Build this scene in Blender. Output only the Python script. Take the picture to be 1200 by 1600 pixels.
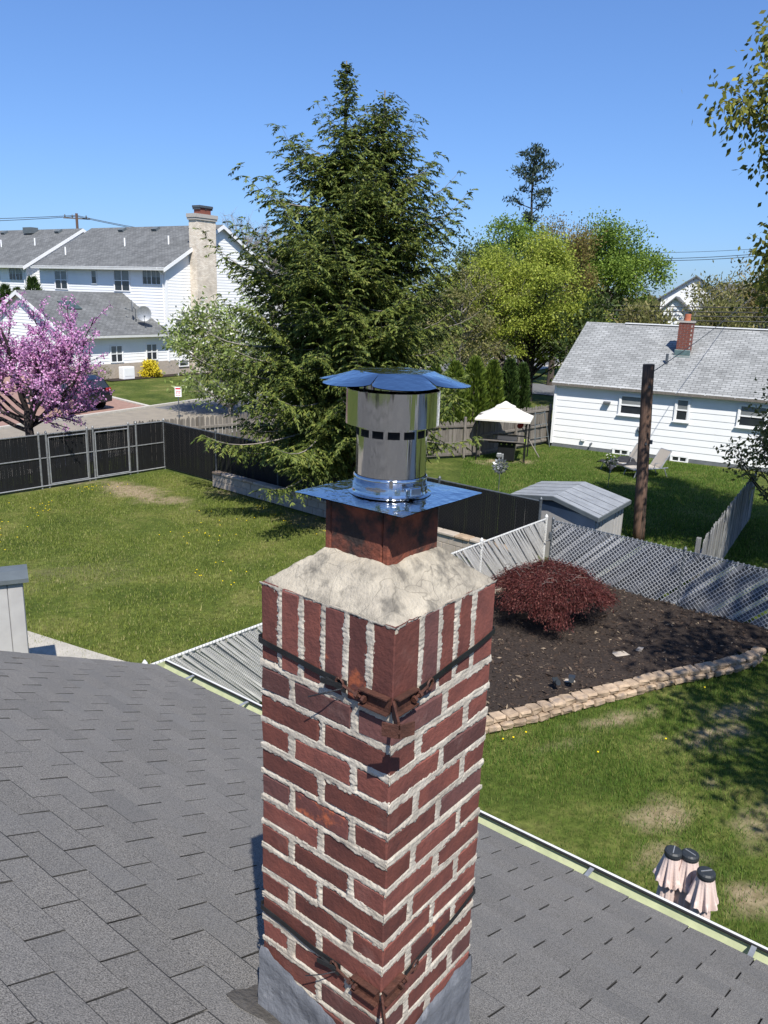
import bpy, math, random
import numpy as np
from mathutils import Vector, Matrix
R_ = math.radians
for o in list(bpy.data.objects): bpy.data.objects.remove(o)
SC = bpy.context.scene
COL = SC.collection
# ---------------------------------------------------------------- camera
cam_d = bpy.data.cameras.new('camera'); cam = bpy.data.objects.new('camera', cam_d); COL.objects.link(cam)
PITCH, ROLL = .2653, .0341
fw = Vector((0, math.cos(PITCH), -math.sin(PITCH))); rt = Vector((1, 0, 0)); up = rt.cross(fw)
r2 = rt*math.cos(ROLL)+up*math.sin(ROLL); u2 = up*math.cos(ROLL)-rt*math.sin(ROLL)
mw = Matrix((r2, u2, -fw)).transposed().to_4x4(); mw.translation = (0, 0, 5.9)
cam.matrix_world = mw
cam_d.sensor_fit = 'VERTICAL'; cam_d.sensor_height = 36; cam_d.lens = 36*1249/1600
cam_d.clip_start = .05; cam_d.clip_end = 2000
SC.camera = cam
# ---------------------------------------------------------------- sky and sun
SUN_EL = R_(54); SUNH = Vector((.205, -.978)).normalized()
W = bpy.data.worlds.new('World'); SC.world = W; W.use_nodes = True
nt = W.node_tree; bg = nt.nodes['Background']
sk = nt.nodes.new('ShaderNodeTexSky'); sk.sky_type = 'NISHITA'; sk.sun_disc = False
sk.sun_elevation = SUN_EL; sk.sun_rotation = math.atan2(SUNH.x, SUNH.y)
sk.air_density = 1.0; sk.dust_density = .6; sk.ozone_density = 6
gmn = nt.nodes.new('ShaderNodeGamma'); gmn.inputs[1].default_value = .78; nt.links.new(sk.outputs[0], gmn.inputs[0])
wb = nt.nodes.new('ShaderNodeMix'); wb.data_type = 'RGBA'; wb.blend_type = 'MULTIPLY'; wb.inputs[0].default_value = 1; wb.inputs[7].default_value = (.78, 1.05, 1.50, 1)   # white balance of the whole sky
nt.links.new(gmn.outputs[0], wb.inputs[6]); nt.links.new(wb.outputs[2], bg.inputs[0]); bg.inputs[1].default_value = .110
sd = bpy.data.lights.new('sun', 'SUN'); sun = bpy.data.objects.new('sun', sd); COL.objects.link(sun)
sd.energy = 5.0; sd.angle = R_(.5); sd.color = (1, .955, .88)
sv = Vector((SUNH.x*math.cos(SUN_EL), SUNH.y*math.cos(SUN_EL), math.sin(SUN_EL)))
sun.rotation_euler = sv.to_track_quat('Z', 'Y').to_euler(); sun.location = sv*60
SC.view_settings.view_transform = 'Standard'; SC.view_settings.look = 'None'
SC.view_settings.exposure = 0.5; SC.view_settings.gamma = 1; SC.view_settings.use_curve_mapping = False
SC.render.engine = 'CYCLES'
SC.cycles.max_bounces = 8; SC.cycles.transparent_max_bounces = 8
rng = np.random.default_rng(7); random.seed(7)

# ================================================================ helpers
def link(o): COL.objects.link(o); return o
def tag(o, label=None, cat=None, group=None, kind=None):
    if label: o['label'] = label
    if cat: o['category'] = cat
    if group: o['group'] = group
    if kind: o['kind'] = kind
    return o
def thing(name, label, cat, loc=(0, 0, 0), rz=0, group=None):
    o = bpy.data.objects.new(name, None); link(o); o.empty_display_size = .2
    o.location = loc; o.rotation_euler = (0, 0, rz)
    return tag(o, label, cat, group)
def place(name, me, parent=None, loc=(0, 0, 0), rot=(0, 0, 0), scl=None):
    o = bpy.data.objects.new(name, me); link(o); o.parent = parent; o.location = loc; o.rotation_euler = rot
    if scl: o.scale = scl
    return o
def dup(root, loc, rz=None, label=None, scl=None):
    def cp(o, par):
        c = o.copy(); COL.objects.link(c); c.parent = par
        for ch in list(o.children): cp(ch, c)
        return c
    r = cp(root, root.parent); r.location = loc
    if rz is not None: r.rotation_euler = (r.rotation_euler[0], r.rotation_euler[1], rz)
    if scl: r.scale = scl
    if label: r['label'] = label
    return r
class MB:
    def __init__(s): s.v = []; s.f = []
    def add(s, vs, fs):
        n = len(s.v); s.v += [tuple(x) for x in vs]; s.f += [tuple(i+n for i in f) for f in fs]; return s
    def box(s, c, d, rot=None, taper=1.0):
        x, y, z = d[0]/2, d[1]/2, d[2]/2
        vs = [Vector((sx*x*(taper if sz > 0 else 1), sy*y*(taper if sz > 0 else 1), sz*z)) for sz in (-1, 1) for sy in (-1, 1) for sx in (-1, 1)]
        if rot is not None: vs = [rot @ q for q in vs]
        c = Vector(c); return s.add([q+c for q in vs], [(0, 2, 3, 1), (4, 5, 7, 6), (0, 1, 5, 4), (2, 6, 7, 3), (0, 4, 6, 2), (1, 3, 7, 5)])
    def bbox(s, x0, x1, y0, y1, z0, z1): return s.box(((x0+x1)/2, (y0+y1)/2, (z0+z1)/2), (x1-x0, y1-y0, z1-z0))
    def bevbox(s, c, d, b, rot=None):
        x, y, z = d[0]/2, d[1]/2, d[2]/2; vs = []; idx = {}
        for sx in (-1, 1):
            for sy in (-1, 1):
                for sz in (-1, 1):
                    for ax in range(3):
                        q = [sx*(x-b), sy*(y-b), sz*(z-b)]; q[ax] = (sx*x, sy*y, sz*z)[ax]
                        idx[(sx, sy, sz, ax)] = len(vs); vs.append(Vector(q))
        F = []
        for ax in range(3):
            o1, o2 = [(1, 2), (2, 0), (0, 1)][ax]
            for sg in (-1, 1):
                def k(p, q):
                    t = [0, 0, 0]; t[ax] = sg; t[o1] = p; t[o2] = q; return idx[(t[0], t[1], t[2], ax)]
                f = [k(-1, -1), k(1, -1), k(1, 1), k(-1, 1)]; F.append(f if sg > 0 else f[::-1])
        for ax in range(3):
            o1, o2 = [(1, 2), (2, 0), (0, 1)][ax]
            for p in (-1, 1):
                for q in (-1, 1):
                    def k(a, which):
                        t = [0, 0, 0]; t[ax] = a; t[o1] = p; t[o2] = q; return idx[(t[0], t[1], t[2], which)]
                    f = [k(-1, o1), k(1, o1), k(1, o2), k(-1, o2)]; F.append(f if p*q < 0 else f[::-1])
        for sx in (-1, 1):
            for sy in (-1, 1):
                for sz in (-1, 1):
                    f = [idx[(sx, sy, sz, a)] for a in range(3)]; F.append(f if sx*sy*sz > 0 else f[::-1])
        if rot is not None: vs = [rot @ q for q in vs]
        c = Vector(c); return s.add([q+c for q in vs], F)
    def tube(s, pts, rad, n=6, caps=True):
        pts = [Vector(p) for p in pts]
        if not hasattr(rad, '__len__'): rad = [rad]*len(pts)
        base = len(s.v); ref = None
        for i, p in enumerate(pts):
            t = (pts[min(i+1, len(pts)-1)]-pts[max(i-1, 0)]).normalized()
            if ref is None: ref = Vector((0, 0, 1)) if abs(t.z) < .9 else Vector((1, 0, 0))
            a = t.cross(ref).normalized(); b = t.cross(a); 
            for k in range(n):
                th = 2*math.pi*k/n; s.v.append(tuple(p+(a*math.cos(th)+b*math.sin(th))*rad[i]))
        for i in range(len(pts)-1):
            for k in range(n):
                q = base+i*n; s.f.append((q+k, q+n+k, q+n+(k+1) % n, q+(k+1) % n))
        if caps:
            s.f.append(tuple(base+k for k in range(n))); e = base+(len(pts)-1)*n; s.f.append(tuple(e+k for k in range(n))[::-1])
        return s
    def lathe(s, prof, c=(0, 0, 0), n=32, close=False):
        m = len(prof)
        if not close:
            cut = [i for i in range(1, m-1) if abs(math.remainder(math.atan2(prof[i+1][1]-prof[i][1], prof[i+1][0]-prof[i][0])-math.atan2(prof[i][1]-prof[i-1][1], prof[i][0]-prof[i-1][0]), 2*math.pi)) > .6]
            if cut:
                for a, b in zip([0]+cut, cut+[m-1]): s.lathe(prof[a:b+1], c, n)
                return s
        elif m > 2:
            return s.lathe(list(prof)+[prof[0]], c, n)
        base = len(s.v)
        for r, z in prof:
            for k in range(n):
                th = 2*math.pi*k/n; s.v.append((c[0]+r*math.cos(th), c[1]+r*math.sin(th), c[2]+z))
        for i in range(m if close else m-1):
            j = (i+1) % m
            for k in range(n): s.f.append((base+i*n+k, base+i*n+(k+1) % n, base+j*n+(k+1) % n, base+j*n+k))
        return s
    def prism(s, poly, z0, z1):
        n = len(poly); b = len(s.v)
        s.v += [(p[0], p[1], z0) for p in poly]+[(p[0], p[1], z1) for p in poly]
        s.f.append(tuple(range(b, b+n))[::-1]); s.f.append(tuple(range(b+n, b+2*n)))
        for i in range(n): j = (i+1) % n; s.f.append((b+i, b+j, b+n+j, b+n+i))
        return s
    def extr(s, poly, d):          # polygon of 3-D points swept by vector d
        n = len(poly); b = len(s.v); d = Vector(d)
        s.v += [tuple(p) for p in poly]+[tuple(Vector(p)+d) for p in poly]
        s.f.append(tuple(range(b, b+n))); s.f.append(tuple(range(b+n, b+2*n))[::-1])
        for i in range(n): j = (i+1) % n; s.f.append((b+i, b+n+i, b+n+j, b+j))
        return s
    def mesh(s, name, m, smooth=False):
        me = bpy.data.meshes.new(name); me.from_pydata(s.v, [], s.f)
        if m: me.materials.append(m)
        if smooth: me.polygons.foreach_set('use_smooth', [True]*len(me.polygons))
        me.update(); return me
    def build(s, name, m, parent=None, smooth=False, off=None):
        if off is not None: s.v = [(a-off[0], b-off[1], c-off[2]) for a, b, c in s.v]
        o = bpy.data.objects.new(name, s.mesh(name, m, smooth)); link(o)
        if parent is not None: o.parent = parent
        return o
def fast_mesh(name, V, F, m, smooth=False):
    V = np.asarray(V, np.float32); F = np.asarray(F, np.int32); k = F.shape[1]
    me = bpy.data.meshes.new(name); me.vertices.add(len(V)); me.vertices.foreach_set('co', V.ravel())
    me.loops.add(F.size); me.loops.foreach_set('vertex_index', F.ravel())
    me.polygons.add(len(F)); me.polygons.foreach_set('loop_start', np.arange(0, F.size, k, dtype=np.int32))
    try: me.polygons.foreach_set('loop_total', np.full(len(F), k, np.int32))
    except Exception: pass
    if smooth: me.polygons.foreach_set('use_smooth', np.ones(len(F), bool))
    me.materials.append(m); me.update(calc_edges=True); return me
def unit(a): return a/np.maximum(np.linalg.norm(a, axis=-1, keepdims=True), 1e-9)
def leaf_mesh(name, P, D, L, Wd, m, nrm=None):
    """diamond leaves: base P, direction D, length L, width Wd"""
    n = len(P); D = unit(np.asarray(D, float)); L = np.broadcast_to(L, n)[:, None]; Wd = np.broadcast_to(Wd, n)[:, None]
    if nrm is None: nrm = rng.normal(size=(n, 3))
    S = unit(np.cross(D, nrm)); mid = P+D*L*.5
    V = np.stack([P, mid+S*Wd*.5, P+D*L, mid-S*Wd*.5], 1).reshape(-1, 3)
    return fast_mesh(name, V, np.arange(4*n).reshape(-1, 4), m)
def vnoise(x, y, seed=0):
    """smooth value noise on arrays"""
    r = np.random.default_rng(seed).random((256, 256)); xi = np.floor(x).astype(int); yi = np.floor(y).astype(int)
    fx = x-xi; fy = y-yi; fx = fx*fx*(3-2*fx); fy = fy*fy*(3-2*fy)
    g = lambda a, b: r[a % 256, b % 256]
    return (g(xi, yi)*(1-fx)+g(xi+1, yi)*fx)*(1-fy)+(g(xi, yi+1)*(1-fx)+g(xi+1, yi+1)*fx)*fy-.5
def fbm(x, y, seed=0, o=3):
    t = 0; a = 1
    for k in range(o): t = t+a*vnoise(x*2**k, y*2**k, seed+k); a *= .5
    return t

# ---------------------------------------------------------------- materials
def mat(name, c1, c2=None, scale=6, rough=.8, bump=0, bscale=None, metal=0, rv=0, detail=5, stretch=(1, 1, 1), c3=None, s3=2, t3=(.55, .7), spec=.3, emit=None, coat=0, isl=0, cm=1):
    m = bpy.data.materials.new(name); m.use_nodes = True; n = m.node_tree.nodes; l = m.node_tree.links
    b = n['Principled BSDF']; b.inputs['Roughness'].default_value = rough; b.inputs['Metallic'].default_value = metal
    b.inputs['Specular IOR Level'].default_value = spec
    if coat: b.inputs['Coat Weight'].default_value = coat
    if c2 is None: c2 = tuple(x*.75 for x in c1)
    tc = n.new('ShaderNodeTexCoord'); oi = n.new('ShaderNodeObjectInfo')
    off = n.new('ShaderNodeVectorMath'); off.operation = 'MULTIPLY_ADD'; off.inputs[1].default_value = (1, 1, 1)
    sc_ = n.new('ShaderNodeVectorMath'); sc_.operation = 'SCALE'; sc_.inputs[0].default_value = (37, 53, 71)
    l.new(oi.outputs['Random'], sc_.inputs['Scale'])
    off.inputs[1].default_value = stretch
    l.new(tc.outputs['Object'], off.inputs[0]); l.new(sc_.outputs[0], off.inputs[2])
    def noise(s, d=detail, rgh=.6):
        t = n.new('ShaderNodeTexNoise'); t.inputs['Scale'].default_value = s; t.inputs['Detail'].default_value = d; t.inputs['Roughness'].default_value = rgh
        l.new(off.outputs[0], t.inputs['Vector']); return t
    t = noise(scale); rp = n.new('ShaderNodeValToRGB'); rp.color_ramp.elements[0].position = .3; rp.color_ramp.elements[1].position = .7
    rp.color_ramp.elements[0].color = (*c2, 1); rp.color_ramp.elements[1].color = (*c1, 1); l.new(t.outputs[0], rp.inputs[0]); colr = rp.outputs[0]
    if c3 is not None:
        t3_ = noise(s3, 4); rr = n.new('ShaderNodeMapRange'); rr.inputs[1].default_value, rr.inputs[2].default_value = t3
        l.new(t3_.outputs[0], rr.inputs[0]); mx = n.new('ShaderNodeMix'); mx.data_type = 'RGBA'; l.new(rr.outputs[0], mx.inputs[0])
        l.new(colr, mx.inputs[6]); mx.inputs[7].default_value = (*c3, 1); colr = mx.outputs[2]
        if cm < 1: rr.inputs[4].default_value = cm
    if isl:
        gi = n.new('ShaderNodeNewGeometry'); hi = n.new('ShaderNodeHueSaturation'); mi = n.new('ShaderNodeMapRange'); mi.inputs[3].default_value = 1-isl; mi.inputs[4].default_value = 1+isl
        l.new(gi.outputs['Random Per Island'], mi.inputs[0]); l.new(mi.outputs[0], hi.inputs['Value']); l.new(colr, hi.inputs['Color']); colr = hi.outputs[0]
    if rv:
        hv = n.new('ShaderNodeHueSaturation'); mr = n.new('ShaderNodeMapRange'); mr.inputs[3].default_value = 1-rv; mr.inputs[4].default_value = 1+rv
        l.new(oi.outputs['Random'], mr.inputs[0]); l.new(mr.outputs[0], hv.inputs['Value']); l.new(colr, hv.inputs['Color']); colr = hv.outputs[0]
    l.new(colr, b.inputs['Base Color'])
    if bump:
        bt = noise(bscale or scale*4, 4); bp = n.new('ShaderNodeBump'); bp.inputs['Strength'].default_value = bump; bp.inputs['Distance'].default_value = .01
        l.new(bt.outputs[0], bp.inputs['Height']); l.new(bp.outputs[0], b.inputs['Normal'])
    if emit: b.inputs['Emission Color'].default_value = (*emit, 1); b.inputs['Emission Strength'].default_value = 1
    return m
def leafmat(name, c1, c2, c3=None, trans=.35, rough=.6):
    """leaves vary one by one"""
    m = bpy.data.materials.new(name); m.use_nodes = True; n = m.node_tree.nodes; l = m.node_tree.links
    b = n['Principled BSDF']; b.inputs['Roughness'].default_value = rough; b.inputs['Specular IOR Level'].default_value = .25
    g = n.new('ShaderNodeNewGeometry'); rp = n.new('ShaderNodeValToRGB'); e = rp.color_ramp.elements
    e[0].color = (*c1, 1); e[1].color = (*c2, 1); e[1].position = .85
    if c3: k = e.new(.97); k.color = (*c3, 1)
    l.new(g.outputs['Random Per Island'], rp.inputs[0]); l.new(rp.outputs[0], b.inputs['Base Color'])
    tr = n.new('ShaderNodeBsdfTranslucent'); l.new(rp.outputs[0], tr.inputs[0]); mx = n.new('ShaderNodeMixShader'); mx.inputs[0].default_value = trans
    l.new(b.outputs[0], mx.inputs[1]); l.new(tr.outputs[0], mx.inputs[2]); l.new(mx.outputs[0], n['Material Output'].inputs[0])
    return m
M = {}
M['brick'] = mat('brick', (.185, .062, .046), (.098, .037, .032), 12, .8, .32, 75, rv=.3, detail=8, c3=(.20, .10, .085), s3=8, t3=(.6, .85))
M['brick_dark'] = mat('brick_dark', (.125, .052, .046), (.075, .036, .034), 12, .8, .32, 75, rv=.25, detail=8, c3=(.17, .11, .10), s3=9, t3=(.55, .8))
M['brick_orange'] = mat('brick_orange', (.135, .048, .040), (.085, .033, .03), 11, .9, .3, 70, rv=.2, c3=(.30, .085, .04), s3=13, t3=(.58, .66))
M['mortar'] = mat('mortar', (.53, .485, .41), (.32, .285, .235), 20, .95, .3, 140, c3=(.29, .26, .215), s3=6, t3=(.48, .70), detail=8, cm=.8)
M['crown'] = mat('crown', (.46, .41, .325), (.24, .215, .175), 13, .95, .55, 130, c3=(.16, .145, .12), s3=17, t3=(.52, .68), detail=8)
M['clay'] = mat('clay', (.26, .075, .04), (.10, .035, .025), 16, .85, .5, 80, c3=(.03, .022, .02), s3=11, t3=(.42, .58), detail=8)
M['lead'] = mat('lead', (.17, .18, .20), (.10, .108, .125), 8, .6, .7, 30, c3=(.25, .26, .28), s3=14, t3=(.6, .72))
M['rust'] = mat('rust', (.13, .055, .038), (.055, .028, .022), 30, .6, .4, 120, metal=.3)
M['strap'] = mat('strap', (.035, .037, .04), (.018, .019, .02), 20, .45, .2, 100, metal=.4)
_n, _l = M['crown'].node_tree.nodes, M['crown'].node_tree.links      # hairline cracks in the mortar cap
_b = _n['Principled BSDF']; _c = _b.inputs['Base Color'].links[0].from_socket; _tc = _n.new('ShaderNodeTexCoord'); _nz = _n.new('ShaderNodeTexNoise'); _nz.inputs['Scale'].default_value = 9; _l.new(_tc.outputs['Object'], _nz.inputs[0])
_mv = _n.new('ShaderNodeMix'); _mv.data_type = 'RGBA'; _mv.blend_type = 'ADD'; _mv.inputs[0].default_value = .22; _l.new(_tc.outputs['Object'], _mv.inputs[6]); _l.new(_nz.outputs[1], _mv.inputs[7])
_v = _n.new('ShaderNodeTexVoronoi'); _v.feature = 'DISTANCE_TO_EDGE'; _v.inputs['Scale'].default_value = 7; _l.new(_mv.outputs[2], _v.inputs['Vector'])
_r = _n.new('ShaderNodeMapRange'); _r.inputs[1].default_value = .0; _r.inputs[2].default_value = .014; _r.inputs[3].default_value = .6; _r.inputs[4].default_value = 1; _l.new(_v.outputs['Distance'], _r.inputs[0])
_h = _n.new('ShaderNodeHueSaturation'); _l.new(_r.outputs[0], _h.inputs['Value']); _l.new(_c, _h.inputs['Color']); _l.new(_h.outputs[0], _b.inputs['Base Color'])
def steelmat():
    m = bpy.data.materials.new('stainless'); m.use_nodes = True; n = m.node_tree.nodes; l = m.node_tree.links; b = n['Principled BSDF']
    b.inputs['Base Color'].default_value = (.60, .61, .62, 1); b.inputs['Metallic'].default_value = 1
    tc = n.new('ShaderNodeTexCoord'); mp = n.new('ShaderNodeMapping'); mp.inputs['Scale'].default_value = (1, 1, .05); l.new(tc.outputs['Object'], mp.inputs[0])
    t = n.new('ShaderNodeTexNoise'); t.inputs['Scale'].default_value = 30; t.inputs['Detail'].default_value = 3; l.new(mp.outputs[0], t.inputs[0])
    bp = n.new('ShaderNodeBump'); bp.inputs['Strength'].default_value = .30; bp.inputs['Distance'].default_value = .01; l.new(t.outputs[0], bp.inputs['Height']); l.new(bp.outputs[0], b.inputs['Normal'])
    t2 = n.new('ShaderNodeTexNoise'); t2.inputs['Scale'].default_value = 25; t2.inputs['Detail'].default_value = 6; l.new(tc.outputs['Object'], t2.inputs[0])
    mr = n.new('ShaderNodeMapRange'); mr.inputs[1].default_value = .4; mr.inputs[2].default_value = .75; mr.inputs[3].default_value = .05; mr.inputs[4].default_value = .16; l.new(t2.outputs[0], mr.inputs[0]); l.new(mr.outputs[0], b.inputs['Roughness'])
    return m
M['steel'] = steelmat()
M['soot'] = mat('soot', (.012, .012, .013), None, 20, .9)
M['shingle'] = mat('shingle', (.265, .25, .228), (.062, .059, .055), 230, .85, .5, 230, rv=.07, detail=1, c3=(.135, .133, .13), s3=2.0, t3=(.42, .8), spec=.3, isl=.085, cm=.62)
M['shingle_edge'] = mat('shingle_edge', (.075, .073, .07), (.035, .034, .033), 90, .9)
M['roof_felt'] = mat('roof_felt', (.018, .018, .018), None, 20, .95)
M['tar'] = mat('tar', (.10, .092, .082), (.055, .05, .045), 12, .8, .8, 60)
M['gutter_in'] = mat('gutter_in', (.46, .49, .30), (.33, .36, .22), 10, .7, c3=(.30, .30, .22), s3=5)
M['white_alu'] = mat('white_alu', (.62, .62, .60), (.52, .52, .50), 5, .5)
M['rubber_and_shade'] = mat('rubber_and_shade', (.02, .02, .02), None, 20, .7)
M['galv'] = mat('galv', (.42, .43, .43), (.28, .29, .30), 12, .45, metal=.5)
M['galv_mid'] = mat('galv_mid', (.27, .28, .28), (.17, .175, .18), 12, .5, metal=.4)
M['galv_dark'] = mat('galv_dark', (.12, .135, .15), (.07, .08, .09), 12, .5, metal=.3)
M['siding'] = mat('siding', (.82, .82, .81), (.77, .77, .765), 1.5, .6)
M['siding_blue'] = mat('siding_blue', (.66, .69, .73), (.60, .63, .67), 1.5, .6)
M['trim'] = mat('trim', (.80, .80, .79), (.74, .74, .73), 3, .5)
M['glass'] = mat('glass', (.03, .035, .04), (.02, .024, .03), 3, .06, spec=.8)
M['blind'] = mat('blind', (.22, .23, .23), (.15, .16, .165), 3, .25, spec=.7)
M['found'] = mat('found', (.16, .17, .18), (.11, .12, .13), 5, .9, .3)
M['found_tan'] = mat('found_tan', (.42, .36, .30), (.32, .28, .23), 7, .9, .3)
M['roof_light'] = mat('roof_light', (.36, .365, .36), (.24, .245, .24), 60, .9, rv=.16, c3=(.20, .21, .20), s3=1.1, t3=(.5, .72))
M['roof_far'] = mat('roof_far', (.19, .195, .195), (.12, .125, .125), 22, .9, c3=(.135, .14, .14), s3=1.3, t3=(.5, .7))
M['cream_brick'] = mat('cream_brick', (.58, .49, .38), (.38, .31, .25), 12, .9, .6, 20)
M['red_brick'] = mat('red_brick', (.22, .075, .05), (.13, .05, .04), 14, .9, .4, rv=.3)
M['mortar_pale'] = mat('mortar_pale', (.45, .42, .38), None, 14, .95)
M['wood_grey'] = mat('wood_grey', (.21, .19, .165), (.11, .098, .085), 5, .9, .5, 30, rv=.25, stretch=(6, 6, .7))
M['wood_old'] = mat('wood_old', (.27, .265, .255), (.11, .11, .11), 6, .9, .5, 30, rv=.3, stretch=(8, 8, .6))
M['pole'] = mat('pole', (.20, .115, .078), (.065, .048, .040), 5, .9, .8, 24, stretch=(7, 7, .35), c3=(.03, .027, .025), s3=1.2)
M['concrete'] = mat('concrete', (.42, .39, .34), (.32, .30, .26), 5, .9, .4)
M['kerb'] = mat('kerb', (.52, .49, .43), (.42, .39, .35), 5, .9)
M['asphalt'] = mat('asphalt', (.15, .15, .15), (.11, .11, .11), 3, .9, .3, 40)
M['asphalt_tan'] = mat('asphalt_tan', (.27, .235, .185), (.21, .185, .15), 2, .9, .3, 40)
M['paver'] = mat('paver', (.28, .17, .135), (.20, .125, .10), 4, .9, .3, rv=.15)
M['stone'] = mat('stone', (.43, .325, .225), (.25, .185, .13), 9, .95, .9, 40, rv=.22, c3=(.20, .16, .13), s3=5)
M['mulch'] = mat('mulch', (.045, .033, .026), (.014, .010, .009), 26, 1, 1, 60)
M['chip'] = leafmat('chip', (.02, .014, .011), (.075, .05, .036), (.22, .17, .12), .0, .95)
M['bark'] = mat('bark', (.10, .08, .065), (.045, .036, .03), 8, .95, .8, 30, stretch=(4, 4, 1))
M['bark_pale'] = mat('bark_pale', (.30, .27, .24), (.17, .15, .13), 8, .95, .5)
M['bark_dark'] = mat('bark_dark', (.045, .036, .034), (.022, .018, .017), 8, .95, .5)
M['spruce'] = leafmat('spruce', (.032, .058, .013), (.155, .190, .036), (.22, .23, .06), .25)
M['yew'] = leafmat('yew', (.025, .05, .012), (.09, .12, .03), (.16, .19, .05), .25)
M['lime'] = leafmat('lime', (.17, .22, .03), (.38, .43, .06), (.48, .50, .12), .4)
M['green'] = leafmat('green', (.10, .17, .025), (.23, .32, .05), None, .4)
M['olive'] = leafmat('olive', (.10, .11, .03), (.22, .21, .07), (.36, .30, .14), .35)
M['bronze'] = leafmat('bronze', (.13, .10, .03), (.24, .19, .06), (.24, .26, .06), .35)
M['dark_needle'] = leafmat('dark_needle', (.018, .035, .022), (.05, .075, .045), None, .15)
M['pale_leaf'] = leafmat('pale_leaf', (.14, .20, .045), (.29, .36, .11), (.55, .58, .42), .35)
M['petal_white'] = leafmat('petal_white', (.5, .5, .42), (.75, .74, .66), None, .3)
M['maple_leaf'] = leafmat('maple_leaf', (.08, .09, .02), (.26, .27, .05), (.42, .40, .08), .5)
M['red_leaf'] = leafmat('red_leaf', (.045, .014, .013), (.115, .028, .025), (.21, .085, .065), .22)
M['pink'] = leafmat('pink', (.48, .19, .40), (.70, .38, .62), (.82, .58, .76), .35)
M['yellow_leaf'] = leafmat('yellow_leaf', (.45, .36, .02), (.75, .62, .04), None, .3)
M['arb'] = leafmat('arb', (.02, .045, .01), (.06, .10, .02), None, .2)
M['arb_lime'] = leafmat('arb_lime', (.05, .085, .012), (.16, .22, .03), None, .3)
M['blade'] = leafmat('blade', (.048, .102, .014), (.145, .245, .036), (.33, .33, .10), .4)
M['blade_dry'] = leafmat('blade_dry', (.105, .148, .025), (.275, .320, .064), (.44, .40, .18), .4)
M['dandelion'] = mat('dandelion', (.80, .62, .01), (.7, .5, .01), 30, .7)
M['black_paint'] = mat('black_paint', (.008, .008, .010), None, 3, .25, spec=.5, coat=.3)
M['chrome'] = mat('chrome', (.6, .6, .6), None, 3, .15, metal=1)
M['tyre'] = mat('tyre', (.015, .015, .015), None, 10, .9)
M['red_lens'] = mat('red_lens', (.25, .01, .01), None, 3, .2)
M['canvas'] = mat('canvas', (.70, .665, .59), (.63, .60, .53), 4, .8, .2)
M['umbrella'] = mat('umbrella', (.66, .53, .48), (.58, .46, .42), 6, .9, .3, 80)
M['cap_black'] = mat('cap_black', (.03, .035, .04), (.02, .024, .028), 10, .45)
M['sling'] = mat('sling', (.45, .40, .33), (.36, .32, .27), 60, .8)
M['cloth_dark'] = mat('cloth_dark', (.035, .035, .04), (.02, .02, .023), 8, .9, .6, 12)
M['shed_wall'] = mat('shed_wall', (.44, .43, .42), (.36, .35, .345), 3, .6)
M['shed_roof'] = mat('shed_roof', (.30, .315, .33), (.20, .21, .22), 3, .5, spec=.4)
M['shed_dark'] = mat('shed_dark', (.12, .14, .15), None, 4, .6)
M['slat_black'] = mat('slat_black', (.012, .013, .014), (.007, .007, .008), 9, .6, stretch=(3, 3, .5))
M['slat_grey'] = mat('slat_grey', (.17, .175, .19), (.09, .095, .105), 3, .55, rv=.35)
M['slat_pale'] = mat('slat_pale', (.55, .55, .55), (.36, .36, .37), 3, .55, rv=.2)
M['slat_white'] = mat('slat_white', (.60, .59, .56), (.48, .47, .45), 6, .55, rv=.12)
M['wire'] = mat('wire', (.52, .53, .54), (.40, .41, .42), 20, .5)
M['skylight'] = mat('skylight', (.07, .10, .09), None, 4, .15, spec=.6)
M['wire_black'] = mat('wire_black', (.03, .03, .03), None, 20, .6)
M['red_paint'] = mat('red_paint', (.5, .05, .03), None, 5, .4)
M['neon'] = mat('neon', (.45, .65, .05), None, 5, .5)
M['copper_green'] = mat('copper_green', (.20, .29, .28), (.13, .19, .185), 8, .6)
M['terra'] = mat('terra', (.45, .15, .08), None, 8, .8)
M['black_bbq'] = mat('black_bbq', (.015, .016, .018), None, 6, .35)
M['sign_white'] = mat('sign_white', (.8, .8, .8), (.76, .76, .76), 5, .5)
M['sign_red'] = mat('sign_red', (.6, .04, .06), None, 5, .5)
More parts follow.
